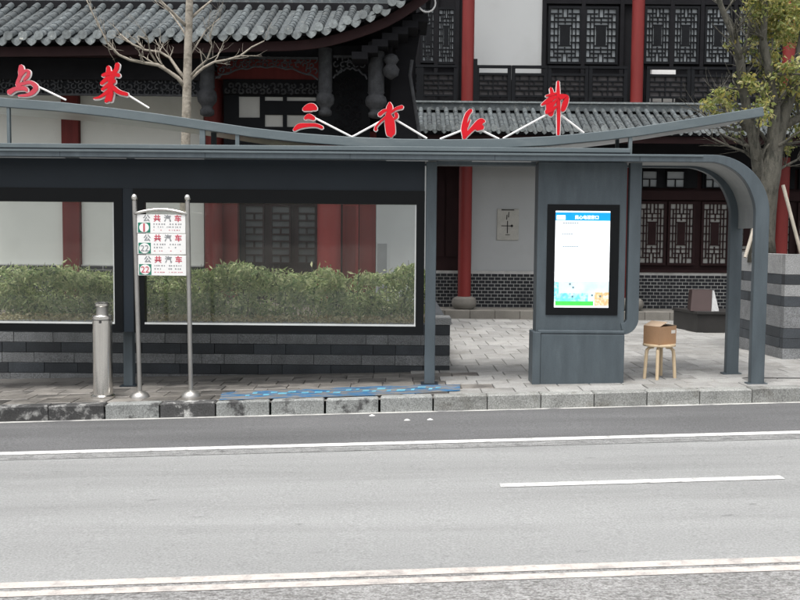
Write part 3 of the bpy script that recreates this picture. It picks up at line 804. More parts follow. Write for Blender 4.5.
def polex(z, left=True):
    x0, x1 = (xa, xta) if left else (xb, xtb)
    z0 = gz(x0, YS)
    return x0 + (x1 - x0) * (z - z0) / (zs - z0)
arc = []
for k in range(11):
    t = k / 10
    arc.append((polex(zs) + (xtb - xta) * t, YS - 0.01, PZ(214.0, 160, YS) + 0.045 * math.sin(math.pi * t) ** 0.9))
MB().tube(arc, 0.017, 8).build('arched_rail', M['steel'], sign, smooth=True)
bh = None
for k, (pt, pb, num, nm) in enumerate(((214.5, 233.2, '1', 'sign_red'), (233.8, 254.3, '22', 'sign_grey'), (255.3, 275.5, '22', 'sign_red'))):
    z1, z0 = PZ(pt, 160, YS), PZ(pb, 160, YS)
    zm = (z0 + z1) / 2
    b0, b1 = polex(zm) + 0.022, polex(zm, False) - 0.022
    bd = MB().box(b0, b1, YS - 0.012, YS + 0.006, z0, z1).build('route_board', M['board'], sign, bevel=0.002)
    bw, bh = b1 - b0, z1 - z0
    yf = YS - 0.0125
    chs = '公共汽车'
    for i, c in enumerate(chs):
        text_part(c, b0 + bw * (0.20 + 0.215 * i), yf, z1 - bh * 0.20, 0.072, M['sign_red'] if i in (1, 3) else M['sign_grey'], 'route_lettering', bd, bold=0.0022)
    g0, g1 = b0 + bw * 0.02, b0 + bw * 0.275
    gz0, gz1 = z0 + bh * 0.03, z0 + bh * 0.56
    MB().box(g0, g1, yf - 0.0012, yf, gz0, gz1).build('green_square', M['sign_green'], bd)
    cm = MB(); ccx, ccz = (g0 + g1) / 2, (gz0 + gz1) / 2; rr = min(g1 - g0, gz1 - gz0) * 0.47
    cm.slab_xz([(ccx + rr * 1.05 * math.cos(t * math.pi / 12), ccz + rr * math.sin(t * math.pi / 12)) for t in range(24)], yf - 0.0024, yf - 0.0010)
    cm.build('number_disc', M['board'], bd)
    text_part(num, ccx, yf - 0.0032, ccz, 0.115 if num == '1' else 0.088, M[nm], 'route_number', bd, bold=0.003 if num == '1' else 0.0005)
    for row in range(3):
        mm = MB(); x = 0.34
        rz_ = z0 + bh * (0.46 - 0.155 * row)
        while x < 0.92:
            ww = rs.uniform(0.014, 0.032)
            if rs.random() < 0.72 or row == 0:
                mm.box(b0 + x * bw, b0 + (x + ww) * bw, yf - 0.0012, yf, rz_, rz_ + bh * (0.06 if row < 2 else 0.035))
            x += ww + rs.uniform(0.01, 0.04) + (0.06 if 0.52 < x < 0.56 else 0)
        tag(mm.build('small_print', M['sign_grey'] if row < 2 else M['sign_red'], bd), kind='stuff')

# ------------------------------------------------------------------ steel bollard bin
YQ = 9.6
bx = PX(103.2, 400, YQ); bz = gz(bx, YQ)
bol = thing('bollard', 'brushed steel bollard with a capped neck standing beside the bus sign', 'bollard', (bx, YQ, bz))
hz = PZ(315, 102, YQ); rB = 0.098
MB().lathe(bx, YQ, [(rB, bz + 0.03), (rB, hz - 0.01), (rB - 0.008, hz), (0.066, hz + 0.004)], 28).build('body', M['steel'], bol, smooth='auto')
MB().lathe(bx, YQ, [(rB + 0.022, bz - 0.003), (rB + 0.022, bz + 0.02), (rB + 0.004, bz + 0.034)], 28).build('base_ring', M['steel'], bol, smooth='auto')
MB().lathe(bx, YQ, [(0.058, hz), (0.058, hz + 0.085)], 20).build('neck', M['steel_dull'], bol, smooth='auto')
MB().lathe(bx, YQ, [(0.064, hz + 0.085), (0.074, hz + 0.093), (0.074, hz + 0.118), (0.05, hz + 0.132), (0.01, hz + 0.136)], 24).build('cap', M['steel'], bol, smooth='auto')
MB().lathe(bx, YQ, [(rB + 0.0025, hz - 0.05), (rB + 0.0025, hz - 0.042)], 28).build('seam_band', M['rubber'], bol, smooth='auto')
MB().box(bx + 0.0, bx + 0.022, YQ - rB - 0.012, YQ - rB + 0.006, hz - 0.075, hz - 0.045).build('lock', M['rubber'], bol)

# ------------------------------------------------------------------ stool and cardboard box
YT = 10.32
sx_, = (PX(658.5, 372, YT),)
sz_ = gz(sx_, YT); st_top = PZ(343.5, 658, YT)
stool = thing('stool', 'round pale birch stool with four bent legs under the cardboard box', 'stool', (sx_, YT, sz_))
MB().lathe(sx_, YT, [(0.168, st_top - 0.026), (0.175, st_top - 0.02), (0.175, st_top - 0.006), (0.168, st_top)], 28).build('seat', M['stool'], stool, smooth='auto')
for a in (196, 250, 300, 342):
    ca, sa_ = math.cos(R(a)), math.sin(R(a)) 
    if a in (300,): ca, sa_ = math.cos(R(66)), math.sin(R(66))
    zt_ = st_top - 0.027
    x0, y0 = sx_ + ca * 0.155, YT + sa_ * 0.155
    g_ = gz(x0, y0)
    mm = MB()
    pts = [(sx_ + ca * 0.07, YT + sa_ * 0.07, zt_ - 0.012), (sx_ + ca * 0.12, YT + sa_ * 0.12, zt_ - 0.014), (sx_ + ca * 0.148, YT + sa_ * 0.148, zt_ - 0.04), (x0, y0, zt_ - 0.09), (sx_ + ca * 0.172, YT + sa_ * 0.172, g_ - 0.001)]
    mm.tube(pts, [0.014, 0.017, 0.019, 0.019, 0.018], 8)
    mm.build('leg', M['stool'], stool, smooth='auto')
box_ = thing('cardboard_box', 'open brown cardboard box with pale flaps resting on the stool', 'box', (sx_, YT, st_top))
ang = R(-27)
def bp_(a, b, c):
    return (sx_ + 0.004 + a * math.cos(ang) - b * math.sin(ang), YT + a * math.sin(ang) + b * math.cos(ang), st_top + 0.001 + c)
hw, hd, bh_ = 0.142, 0.108, 0.195
t_ = 0.005
def wall(a0, a1, b0, b1, c0=0, c1=bh_): return MB().hexa([bp_(a0, b0, c0), bp_(a1, b0, c0), bp_(a1, b1, c0), bp_(a0, b1, c0), bp_(a0, b0, c1), bp_(a1, b0, c1), bp_(a1, b1, c1), bp_(a0, b1, c1)])
ang = R(37)
wall(-hw, hw, -hd, -hd + t_).build('side', M['card'], box_)
wall(-hw, hw, hd - t_, hd).build('side', M['card'], box_)
wall(-hw, -hw + t_, -hd + t_, hd - t_).build('side', M['card'], box_)
wall(hw - t_, hw, -hd + t_, hd - t_).build('side', M['card'], box_)
wall(-hw + t_, hw - t_, -hd + t_, hd - t_, 0, t_).build('bottom', M['card'], box_)
def flap(p, q, r_, s_, nm='flap'):
    mm = MB(); lo = [Vector(bp_(*a)) for a in (p, q, r_, s_)]
    mm.hexa([a for a in lo] + [a + Vector((0, 0, 0.004)) for a in lo]); return mm.build(nm, M['card_pale'], box_)
flap((-hw, -hd, bh_), (-hw, hd, bh_), (-hw + 0.13, hd, bh_ + 0.045), (-hw + 0.13, -hd, bh_ + 0.045)).data.flip_normals()
flap((hw, -hd, bh_ + 0.001), (hw, hd, bh_ + 0.001), (hw - 0.12, hd, bh_ + 0.02), (hw - 0.12, -hd, bh_ + 0.02))
wall(0.055, 0.125, -hd - 0.001, -hd - 0.0002, 0.115, 0.15).build('sticker', M['tape'], box_)

# ------------------------------------------------------------------ right planter
YR = 11.7
xr0 = PX(784, 300, YR); gr0 = gz(xr0, YR)
zt2 = PZ(254, 790, YR)
rplant = thing('planter_wall', 'tall planter wall of pale and black granite bands around the tree', 'planter', (xr0 + 0.6, YR, gr0))
rowsR = [(.255, 'stone_pale'), (.125, 'stone_dark'), (.145, 'stone_pale'), (.125, 'stone_dark'), (.27, 'stone_light'), (.125, 'stone_dark'), (.125, 'stone_dark'), (.3, 'stone_light')]
z1 = zt2
YE = 13.45
for hgt, mt in rowsR:
    z0 = z1 - hgt
    x = xr0
    k = 0
    while x < 7.8:
        L = rw.uniform(0.55, 0.8)
        pr = rw.uniform(0, 0.005)
        MB().box(x + 0.002, x + L - 0.002, YR - pr, YR + 0.1, z0 + 0.002, z1 - 0.002).build('stone', M[mt], rplant, bevel=0.003)
        x += L
    y = YR + 0.101
    while y < YE:
        L = rw.uniform(0.55, 0.8)
        pr = rw.uniform(0, 0.005)
        mt2 = 'stone_light' if mt == 'stone_pale' and hgt < .2 else mt
        MB().box(xr0 - pr, xr0 + 0.1, y + 0.002, min(y + L, YE) - 0.002, z0 + 0.002, z1 - 0.002).build('stone', M[mt2], rplant, bevel=0.003)
        y += L
    z1 = z0
MB().box(xr0 + 0.02, 7.8, YR + 0.02, YE - 0.02, -0.1, zt2 - 0.05).build('soil', M['soil'], rplant)

# ------------------------------------------------------------------ dark bench plinth with slanted plate
YN = 16.3
def NX(px): return PX(px, 320, YN)
zn0, zn1 = 0.0, PZ(311.5, 700, YN)
bench = thing('stone_bench', 'low dark granite bench block on the plaza in front of the brick base', 'bench', ((NX(670) + NX(740)) / 2, YN + 0.3, 0))
MB().hexa([(NX(697), YN, zn0), (NX(745), YN, zn0), (NX(745), YN + 0.75, zn0), (NX(669) + 0.35, YN + 0.95, zn0),
           (NX(697), YN, zn1 - 0.05), (NX(745), YN, zn1 - 0.05), (NX(745), YN + 0.75, zn1 - 0.05), (NX(669) + 0.35, YN + 0.95, zn1 - 0.05)]).build('base_block', M['bench'], bench, bevel=0.005)
MB().hexa([(NX(696), YN - 0.03, zn1 - 0.049), (NX(746), YN - 0.03, zn1 - 0.049), (NX(746), YN + 0.78, zn1 - 0.049), (NX(669) + 0.33, YN + 0.98, zn1 - 0.049),
           (NX(696), YN - 0.03, zn1), (NX(746), YN - 0.03, zn1), (NX(746), YN + 0.78, zn1), (NX(669) + 0.33, YN + 0.98, zn1)]).build('top_slab', M['bench'], bench, bevel=0.005)
zp1 = PZ(290, 708, YN + 0.4)
pl = thing('stone_plate', 'brown slanted stone plate shaped like an open book on the dark bench', 'plaque', (NX(700), YN + 0.3, zn1))
x0, x1, x2, x3 = NX(692), NX(713), NX(720), NX(699)
MB().hexa([(x0, YN + 0.1, zn1), (x1, YN + 0.1, zn1), (x1 + 0.1, YN + 0.62, zn1), (x0 + 0.1, YN + 0.62, zn1),
           (x3, YN + 0.42, zp1), (x2 - 0.01, YN + 0.42, zp1), (x2, YN + 0.62, zp1), (x3, YN + 0.62, zp1)]).build('slanted_face', M['plate'], pl, bevel=0.004)
MB().hexa([(x1 + 0.003, YN + 0.1, zn1), (x1 + 0.14, YN + 0.12, zn1), (x1 + 0.14, YN + 0.62, zn1), (x1 + 0.103, YN + 0.625, zn1),
           (x2 - 0.006, YN + 0.42, zp1 - 0.01), (x2 + 0.03, YN + 0.44, zp1 - 0.01), (x2 + 0.03, YN + 0.62, zp1 - 0.01), (x2 + 0.004, YN + 0.625, zp1 - 0.01)]).build('side_cheek', M['stone_pale'], pl)

# ================================================================== buildings
def lerp_tab(tab, x):
    if x <= tab[0][0]: return tab[0][1]
    for (a, va), (b, vb) in zip(tab, tab[1:]):
        if x <= b: return va + (vb - va) * (x - a) / (b - a)
    return tab[-1][1]

def tile_row(x, y0, z0, y1, z1, r, seg, name, parent, sag=0.0, capr=1.25):
    """one column of half-round tiles with its round end and a drip tile beside it"""
    m = MB()
    L = math.hypot(y1 - y0, z1 - z0)
    n_ = max(2, int(L / seg))
    d = Vector((0, y1 - y0, z1 - z0)).normalized(); nn = Vector((0, -d.z, d.y))
    K = 6
    for i in range(n_):
        ring = []
        for t, rr in ((i / n_, r), ((i + 1.06) / n_, r * 0.86)):
            c = Vector((x, y0 + (y1 - y0) * t, z0 + (z1 - z0) * t - sag * math.sin(math.pi * t)))
            ring += [c + Vector((1, 0, 0)) * math.cos(math.pi * k / K) * rr + nn * math.sin(math.pi * k / K) * rr for k in range(K + 1)]
        m.add(ring, [(k, k + 1, K + 2 + k, K + 1 + k) for k in range(K)] + [tuple(range(K, -1, -1))])
    o = m.build(name, M['tile'], parent, smooth='auto')
    c = MB()
    rc = r * capr
    c.slab_xz([(x + rc * math.cos(t * math.pi / 7), z0 + 0.2 * r + rc * math.sin(t * math.pi / 7)) for t in range(14)], y0 - 0.03, y0)
    c.build('round_tile_end', M['tile_cap'], o)
    return o
def drip(x, y, z, w_, h, parent):
    p = [(-.5, 0), (-.47, -.35), (-.34, -.68), (-.14, -.9), (0, -1), (.14, -.9), (.34, -.68), (.47, -.35), (.5, 0), (.2, -.16), (-.2, -.10)]
    return MB().slab_xz([(x + a * w_, z + b * h) for a, b in p], y - 0.02, y).build('drip_tile', M['tile_cap'], parent)

def lattice(x0, x1, z0, z1, y, parent, pane='pane', wood='lattice', name='window', b=0.02, board=True, frame=0.05):
    W, H = x1 - x0, z1 - z0
    fr_ = MB().box(x0, x1, y - 0.05, y + 0.02, z1, z1 + frame).box(x0, x1, y - 0.05, y + 0.02, z0 - frame, z0) \
        .box(x0 - frame, x0, y - 0.05, y + 0.02, z0 - frame, z1 + frame).box(x1, x1 + frame, y - 0.05, y + 0.02, z0 - frame, z1 + frame).build(name, M[wood], parent)
    MB().box(x0, x1, y + 0.0, y + 0.012, z0, z1).build('pane', M[pane], fr_)
    m = MB()
    def hbar(a, c, z, e=0): m.box(x0 + a * W, x0 + c * W, y - 0.032, y - 0.004 + e, z0 + z * H - b / 2, z0 + z * H + b / 2)
    def vbar(x, a, c, e=0): m.box(x0 + x * W - b / 2, x0 + x * W + b / 2, y - 0.034, y - 0.006 + e, z0 + a * H, z0 + c * H)
    if board:
        for z in (0.24, 0.76): hbar(0, 1, z)
        for x in (0.26, 0.74): vbar(x, 0.0, 1.0)
        for x in (0.13, 0.87): vbar(x, 0.24, 0.76)
        for z in (0.37, 0.5, 0.63): hbar(0, 0.3, z); hbar(0.7, 1, z)
        for s0 in (0, 1):
            f = (lambda t: t) if not s0 else (lambda t: 1 - t)
            def vb(x, a, c): vbar(x, min(f(a), f(c)), max(f(a), f(c)))
            hbar(0, 0.38, f(0.09)); hbar(0.62, 1, f(0.09)); hbar(0.13, 0.87, f(0.165))
            vb(0.42, 0, 0.165); vb(0.58, 0, 0.165); vb(0.13, 0.09, 0.24); vb(0.87, 0.09, 0.24); vb(0.5, 0.165, 0.28)
        for z in (0.31, 0.69): hbar(0.26, 0.74, z)
        m.box(x0 + 0.33 * W, x0 + 0.67 * W, y - 0.03, y - 0.008, z0 + 0.31 * H, z0 + 0.69 * H)
    else:
        nx, nz = max(2, int(W / 0.16)), max(2, int(H / 0.12))
        for j in range(1, nz): hbar(0, 1, j / nz)
        for i in range(1, nx): 
            for j in range(nz):
                if (i + j) % 2: vbar(i / nx, j / nz, (j + 1) / nz)
                elif j % 2 == 0: vbar((i + .5) / nx if i < nx - 1 else i / nx, j / nz, (j + 1) / nz)
    m.build('fretwork', M[wood], fr_)
    return fr_

def scrolls(m, x0, x1, z0f, z1f, y, step, rad, rg, th=0.03):
    """carved openwork: staggered rings and short curls between two edges"""
    z_lo = min(z0f(x0), z0f((x0 + x1) / 2), z0f(x1)); z_hi = max(z1f(x0), z1f(x1))
    j = 0; z = z_lo + rad
    while z < z_hi:
        x = x0 + rad + (step / 2 if j % 2 else 0)
        while x < x1 - rad * 0.6:
            if z - rad * 0.5 > z0f(x) and z + rad * 0.5 < z1f(x):
                a0 = rg.uniform(0, 6.28); span = rg.uniform(4.2, 6.0); r0 = rad * rg.uniform(0.85, 1.1)
                pts = [(x + (r0 - 0.35 * r0 * k / 8) * math.cos(a0 + span * k / 8), y, z + (r0 - 0.35 * r0 * k / 8) * math.sin(a0 + span * k / 8)) for k in range(9)]
                m.tube(pts, th / 2, 5)
            x += step
        z += step * 0.8; j += 1
    return m

# ---------------------------------------------------------------- left hall
YHW, YHB, YE_ = 17.0, 15.9, 15.2
hall = thing('timber_hall', 'dark timber hall with upturned grey tiled eave and white walls behind the shelter', 'building', (-4, YHW, 0))
HX = lambda px, py=240: PX(px, py, YHW)
HZ = lambda py, px=200: PZ(py, px, YHW)
BX = lambda px, py=80: PX(px, py, YHB)
BZ = lambda py, px=200: PZ(py, px, YHB)
eave = [(-100, 45), (0, 44.5), (60, 44), (120, 43), (180, 41), (240, 39.5), (290, 38.5), (312, 36.5), (330, 33), (350, 27.5), (380, 16.5), (405, 2), (425, -13), (460, -44)]
x_eL, x_eR = PX(-100, 40, YE_), PX(455, 0, YE_)
pxs = [-100 + 7 * i for i in range(80)]
def ez(x):
    px = 400 + x / YE_ * FPX
    return PZ(lerp_tab(eave, px), px, YE_) + 0.115
ztop = PZ(8, 200, YE_ + 1.85)
roof_m = MB()
nseg = 48
rv = []
for i in range(nseg + 1):
    x = x_eL + (x_eR - x_eL) * i / nseg
    zE = ez(x) - 0.035
    zT = max(ztop - 0.03, zE + 0.25)
    rv += [(x, YE_ + 0.02, zE), (x, YE_ + 1.85, zT), (x, YE_ + 0.02, zE - 0.05), (x, YE_ + 1.85, zT - 0.12)]
rf = []
for i in range(nseg):
    a, b = 4 * i, 4 * i + 4
    rf += [(a, b, b + 1, a + 1), (a + 2, a + 3, b + 3, b + 2), (a, a + 2, b + 2, b), (a + 1, b + 1, b + 3, a + 3)]
roof_m.add(rv, rf)
roofL = roof_m.build('roof', M['dark_wood'], hall)
pan = MB()
for i in range(nseg):
    a, b = 4 * i, 4 * i + 4
    pan.add([Vector(rv[a]) + Vector((0, 0, .006)), Vector(rv[b]) + Vector((0, 0, .006)), Vector(rv[b + 1]) + Vector((0, 0, .006)), Vector(rv[a + 1]) + Vector((0, 0, .006))], [(0, 1, 2, 3)])
pan.build('pan_tiles', M['tile'], roofL)
sp = 0.232
rg0 = random.Random(31)
x = x_eL + 0.1
i = 0
while x < x_eR - 0.1:
    zE = ez(x) + rg0.uniform(-.008, .008)
    tr_ = tile_row(x + rg0.uniform(-.012, .012), YE_ - rg0.uniform(0, .02), zE, YE_ + 1.86, max(ztop + 0.02, zE + 0.28), 0.068, 0.24, 'tile_row', roofL, sag=0.05, capr=1.05)
    zd = ez(x + sp / 2) - 0.015
    drip(x + sp / 2, YE_ + 0.01, zd, 0.185, 0.125, roofL)
    x += sp; i += 1
# mortar and ridge courses above the eave tiles
MB().box(x_eL, PX(400, 5, YE_ + 1.9), YE_ + 1.87, YE_ + 2.2, ztop - 0.1, ztop + 0.08).build('ridge_course', M['tile'], roofL)
MB().box(x_eL, PX(404, 5, YE_ + 1.9), YE_ + 1.84, YE_ + 2.2, ztop + 0.081, ztop + 0.11).build('ridge_course', M['tile_cap'], roofL)
MB().box(x_eL, PX(400, 5, YE_ + 1.9), YE_ + 1.9, YE_ + 2.2, ztop + 0.111, ztop + 1.2).build('ridge_course', M['tile'], roofL)
# eave board following the curve
path = []
for i in range(41):
    x = x_eL + (x_eR - x_eL) * i / 40
    path.append((x, ez(x) - 0.20))
MB().sweep_y(path, 0.075, YE_ + 0.14, YE_ + 0.19).build('eave_board', M['maroon'], hall, smooth='auto')
# rafters under the eave
x = x_eL + 0.2
while x < x_eR - 0.2:
    zE = ez(x) - 0.10
    MB().bar((x, YE_ + 0.2, zE), (x, YE_ + 1.7, max(ztop, zE + 0.25) - 0.2), 0.07, 0.08).build('rafter', M['dark_wood'], hall)
    x += 0.34
# main beam, carved frieze
rg = random.Random(17)
xl = BX(-100)
MB().box(xl, BX(206), YHB - 0.02, YHB + 0.25, BZ(80, 100), BZ(58, 100)).build('beam', M['dark_wood'], hall, bevel=0.01)
MB().box(xl, BX(206), YHB - 0.05, YHB + 0.02, BZ(58, 100) + 0.002, BZ(50, 100)).build('beam', M['maroon'], hall, bevel=0.01)
fz0_, fz1_ = BZ(95.5, 100), BZ(80.5, 100)
MB().box(xl, BX(200), YHB + 0.035, YHB + 0.06, fz0_ + 0.03, fz1_).build('frieze_backing', M['lattice'], hall)
mfr = MB().box(xl, BX(200), YHB, YHB + 0.05, fz0_ - 0.0, fz0_ + 0.03)
scrolls(mfr, xl, BX(200), lambda x: fz0_ + 0.01, lambda x: fz1_ + 0.03, YHB + 0.02, 0.115, 0.05, rg, 0.03)
mfr.build('carved_frieze', M['carved'], hall)
# hanging columns with lotus ends
def hang(px, ptop, pbul, pbot, r_):
    x = BX(px, pbul)
    z_t, z_b, z_e = BZ(ptop, px), BZ(pbul, px), BZ(pbot, px)
    h = z_b - z_e
    c_ = MB().lathe(x, YHB + 0.05, [(r_, z_b), (r_, z_t)], 16).build('hanging_column', M['carved'], hall, smooth='auto')
    MB().lathe(x, YHB + 0.05, [(r_ * .5, z_e), (r_ * .95, z_e + h * .06), (r_ * .95, z_e + h * .2), (r_ * .7, z_e + h * .28), (r_ * .8, z_e + h * .36), (r_ * 1.25, z_e + h * .5),
                               (r_ * 1.35, z_e + h * .66), (r_ * 1.2, z_e + h * .82), (r_ * .9, z_e + h * .9), (r_ * 1.08, z_e + h)], 16).build('lotus_end', M['carved'], c_, smooth=True)
hang(206.5, 50, 86, 116, 0.125)
hang(325, 48, 90, 116, 0.115)
hang(376, 42, 92, 118, 0.135)
# scalloped openwork between the hanging columns
def openwork(pa, pb, ytop, ymid, yend):
    a, b = BX(pa), BX(pb)
    zt_, zm_, ze_ = BZ(ytop, pa), BZ(ymid, pa), BZ(yend, pa)
    lo = lambda x: ze_ + (zm_ - ze_) * (1 - abs(2 * (x - a) / (b - a) - 1) ** 2.2)
    m = MB().box(a, b, YHB + 0.01, YHB + 0.06, zt_ - 0.02, zt_ + 0.015)
    scrolls(m, a, b, lo, lambda x: zt_ + 0.02, YHB + 0.03, 0.11, 0.05, rg, 0.026)
    pts = [(a + (b - a) * k / 16, YHB + 0.03, lo(a + (b - a) * k / 16) + 0.018 * math.sin(k * 2.2)) for k in range(17)]
    m.tube(pts, 0.016, 5)
    m.build('openwork_panel', M['carved'], hall)
openwork(215, 318, 57, 66, 78)
openwork(333, 367, 56, 68, 78)
MB().box(BX(206), BX(392), YHB + 0.07, YHB + 0.25, BZ(56, 300), BZ(44, 300)).build('beam', M['dark_wood'], hall, bevel=0.01)
# red lintel, carved tie beam and transom windows behind
YI = 16.6
IX = lambda px: PX(px, 95, YI)
IZ = lambda py: PZ(py, 280, YI)
MB().box(IX(218), IX(332), YI - 0.06, YI + 0.1, IZ(80), IZ(55)).build('lintel', M['red_dull'], hall)
MB().box(IX(224), IX(330), YI - 0.10, YI + 0.05, IZ(95), IZ(80.5)).build('tie_beam', M['dark_wood'], hall)
mt_ = MB()
scrolls(mt_, IX(226), IX(328), lambda x: IZ(95), lambda x: IZ(80), YI - 0.11, 0.12, 0.045, rg, 0.035)
mt_.build('carved_tie_beam', M['carved'], hall)
tw = MB()
for a, b, c, d in ((224, 330, 95.2, 97), (224, 239, 97, 160), (260, 265, 97, 160), (283, 287, 97, 160), (316, 331, 97, 160), (265, 283, 101, 115), (287, 316, 101, 115), (239, 260, 118, 160), (265, 283, 127, 160), (287, 316, 127, 160)):
    tw.box(IX(a), IX(b), YI - 0.03, YI + 0.03, IZ(d), IZ(c))
two = tw.build('transom_window', M['lattice'], hall)
for a, b, c, d in ((239, 260, 97, 118), (265, 283, 97, 101), (287, 316, 97, 101), (265, 283, 115, 127), (287, 316, 115, 127)):
    MB().box(IX(a), IX(b), YI + 0.0, YI + 0.012, IZ(d), IZ(c)).build('pane', M['pane_warm'], two)
MB().box(IX(331), IX(370), YI - 0.02, YI + 0.1, IZ(165), IZ(50)).build('panel_backing', M['lattice'], hall)
m = MB()
scrolls(m, IX(335), IX(366), lambda x: IZ(140), lambda x: IZ(76), YI - 0.03, 0.15, 0.06, rg, 0.04)
m.build('carved_panel', M['dark_wood'], hall)
# walls, posts, columns
ztw = HZ(70)
def wallbox(a, b, mt, y=YHW, z0=0.0, z1=None, nm='wall_panel'): return MB().box(HX(a), HX(b), y, y + 0.2, z0, z1 if z1 is not None else ztw).build(nm, M[mt], hall)
zbr = HZ(266, 60)
MB().box(HX(-100), HX(414), YHW + 0.02, YHW + 0.25, ztw + 0.001, ztop + 0.1).build('upper_wall', M['dark_wood'], hall)
MB().box(HX(204), HX(414), YHW + 0.55, YHW + 0.65, 0, ztw + 1.0).build('inner_wall', M['dark_wood'], hall)
MB().box(HX(376), HX(414), YHW + 0.0, YHW + 0.25, HZ(163), ztw).build('dark_panel', M['dark_wood'], hall)
wallbox(-100, 64, 'cream_wall', z0=zbr); wallbox(82, 204, 'cream_wall', z0=zbr)
wallbox(376, 429, 'white_wall', z0=0, z1=HZ(163) - 0.002)
MB().box(HX(64.5), HX(81.5), YHW - 0.1, YHW + 0.15, 0, ztw).build('timber_post', M['red_dull'], hall, bevel=0.01)
# brick base: separate bricks proud of the mortar
def brick_wall(x0, x1, y, z0, z1, bl, bh_, parent, jt=0.015):
    w_ = MB().box(x0, x1, y, y + 0.12, z0, z1).build('brick_base', M['mortar'], parent)
    m = MB(); rgb = random.Random(int(x0 * 100) + 5)
    j = 0; z = z0 + jt / 2
    while z + bh_ - jt <= z1 + 0.001:
        x = x0 - (bl / 2 if j % 2 else 0)
        while x < x1:
            a, b = max(x + jt / 2, x0), min(x + bl - jt / 2, x1)
            if b - a > 0.02:
                p = 0.006 + rgb.uniform(0, 0.004)
                m.box(a, b, y - p, y + 0.001, z, z + bh_ - jt)
            x += bl
        z += bh_; j += 1
    tag(m.build('bricks', M['brick'], w_), kind='stuff')
brick_wall(HX(-100), HX(64), YHW - 0.06, 0, zbr + 0.03, 0.26, 0.075, hall)
brick_wall(HX(82), HX(204), YHW - 0.06, 0, zbr + 0.03, 0.26, 0.075, hall)
def column(px, py, y, r_, mt, z0, z1, parent, base=True):
    x = PX(px, py, y)
    c_ = MB().lathe(x, y, [(r_, z0 + (0.26 if base else 0)), (r_, z1)], 24).build('column', M[mt], parent, smooth='auto')
    if base:
        MB().lathe(x, y, [(r_ * 1.3, z0 - 0.002), (r_ * 1.75, z0 + 0.05), (r_ * 1.95, z0 + 0.13), (r_ * 1.75, z0 + 0.22), (r_ * 1.2, z0 + 0.262)], 20).build('stone_base', M['stone_base'], c_, smooth='auto')
    return c_
column(214, 230, YHW - 0.2, 0.16, 'red_dull', 0, HZ(75), hall)
wallbox(221, 238, 'red_dull', y=YHW - 0.05)
column(329, 230, YHW - 0.3, 0.21, 'red_wood', 0, HZ(152), hall)
for a, b in ((342.5, 358.5), (359.3, 375.5)):
    lf = wallbox(a, b, 'red_wood' if a < 350 else 'red_dull', y=YHW + 0.0, z1=HZ(130), nm='door_leaf')
    MB().box(HX(a + 3), HX(b - 3), YHW - 0.02, YHW + 0.001, 0.9, HZ(205)).build('raised_panel', M['red_dull'], lf)
for k, (a, b) in enumerate(((239, 263), (266, 290), (293, 316))):
    xx0, xx1 = HX(a + 1), HX(b - 1)
    dl = MB().box(HX(a) - 0.03, HX(b) + 0.03, YHW + 0.43, YHW + 0.5, 0, HZ(125)).build('door_leaf', M['maroon'], hall)
    lattice(xx0 + 0.04, xx1 - 0.04, HZ(262), HZ(205), YHW + 0.40, dl, pane='door_pane', wood='maroon', name='door_lattice', b=0.03, board=False, frame=0.03)
# note panel and scribbles on the white wall
MB().box(HX(376.5), HX(389), YHW - 0.02, YHW - 0.001, HZ(300), HZ(240)).build('notice_frame', M['white_wall'], hall)
MB().box(HX(377.5), HX(387), YHW - 0.03, YHW - 0.0195, HZ(298), HZ(242)).build('notice_panel', M['grey_panel'], hall)
# corner brackets
for k in range(7):
    a = P(352 + k * 10, 52 - k * 6.5, 15.6); 
    MB().box(a.x, a.x + 0.26, 15.45 + 0.02 * k, 16.6, a.z - 0.14, a.z - 0.02).build('bracket_arm', M['dark_wood'], hall, bevel=0.006)
MB().slab_xz([(PX(386, 140, 16.2), PZ(160, 386, 16.2)), (PX(420, 140, 16.2), PZ(160, 420, 16.2)), (PX(412, 80, 16.2), PZ(80, 412, 16.2)), (PX(424, 10, 16.2), PZ(10, 424, 16.2)),
              (PX(400, 20, 16.2), PZ(20, 400, 16.2)), (PX(392, 70, 16.2), PZ(70, 392, 16.2))], 16.2, 16.35).build('gable_board', M['dark_wood'], hall)
b_ = P(391, 62, 15.85)
MB().lathe(b_.x, 15.85, [(0.03, b_.z - 0.28), (0.12, b_.z - 0.22), (0.14, b_.z - 0.12), (0.08, b_.z - 0.04), (0.13, b_.z + 0.03), (0.10, b_.z + 0.1), (0.04, b_.z + 0.13)], 12).build('carved_boss', M['carved'], hall, smooth=True)
MB().tube([P(412, 60, 16.0), P(410, 75, 16.0), P(414, 100, 16.0), P(418, 125, 16.0), P(420, 140, 16.0)], 0.03, 7).build('curved_strut', M['carved'], hall)

# ---------------------------------------------------------------- right two-storey building
YG, YCOL, YST, YU = 20.2, 19.5, 19.1, 20.3
house = thing('two_storey_house', 'two storey house with red columns, lattice windows and a tiled skirt roof', 'building', (4, YG, 0))
GX = lambda px, py=220: PX(px, py, YG)
GZ_ = lambda py, px=560: PZ(py, px, YG)
zstep = PZ(310.5, 480, YST)
stp = MB().box(GX(395), 14, YST + 0.04, YG + 0.3, 0, zstep - 0.01).build('step_core', M['stone_base'], house)
x = PX(420, 310, YST)
while x < 9:
    MB().box(x + 0.004, x + 0.50, YST, YST + 0.3, -0.03, zstep).build('step_stone', M['stone_base'], house, bevel=0.008)
    x += 0.504
MB().box(PX(420, 310, YST), 9, YST + 0.302, YG + 0.05, zstep - 0.02, zstep - 0.004).build('step_paving', M['stone_base'], house)
zbk = GZ_(271.5)
brick_wall(GX(425), GX(950), YG - 0.08, zstep - 0.004, zbk, 0.135, 0.0715, house)
zf = PZ(104.5, 560, YCOL)                    # balcony floor
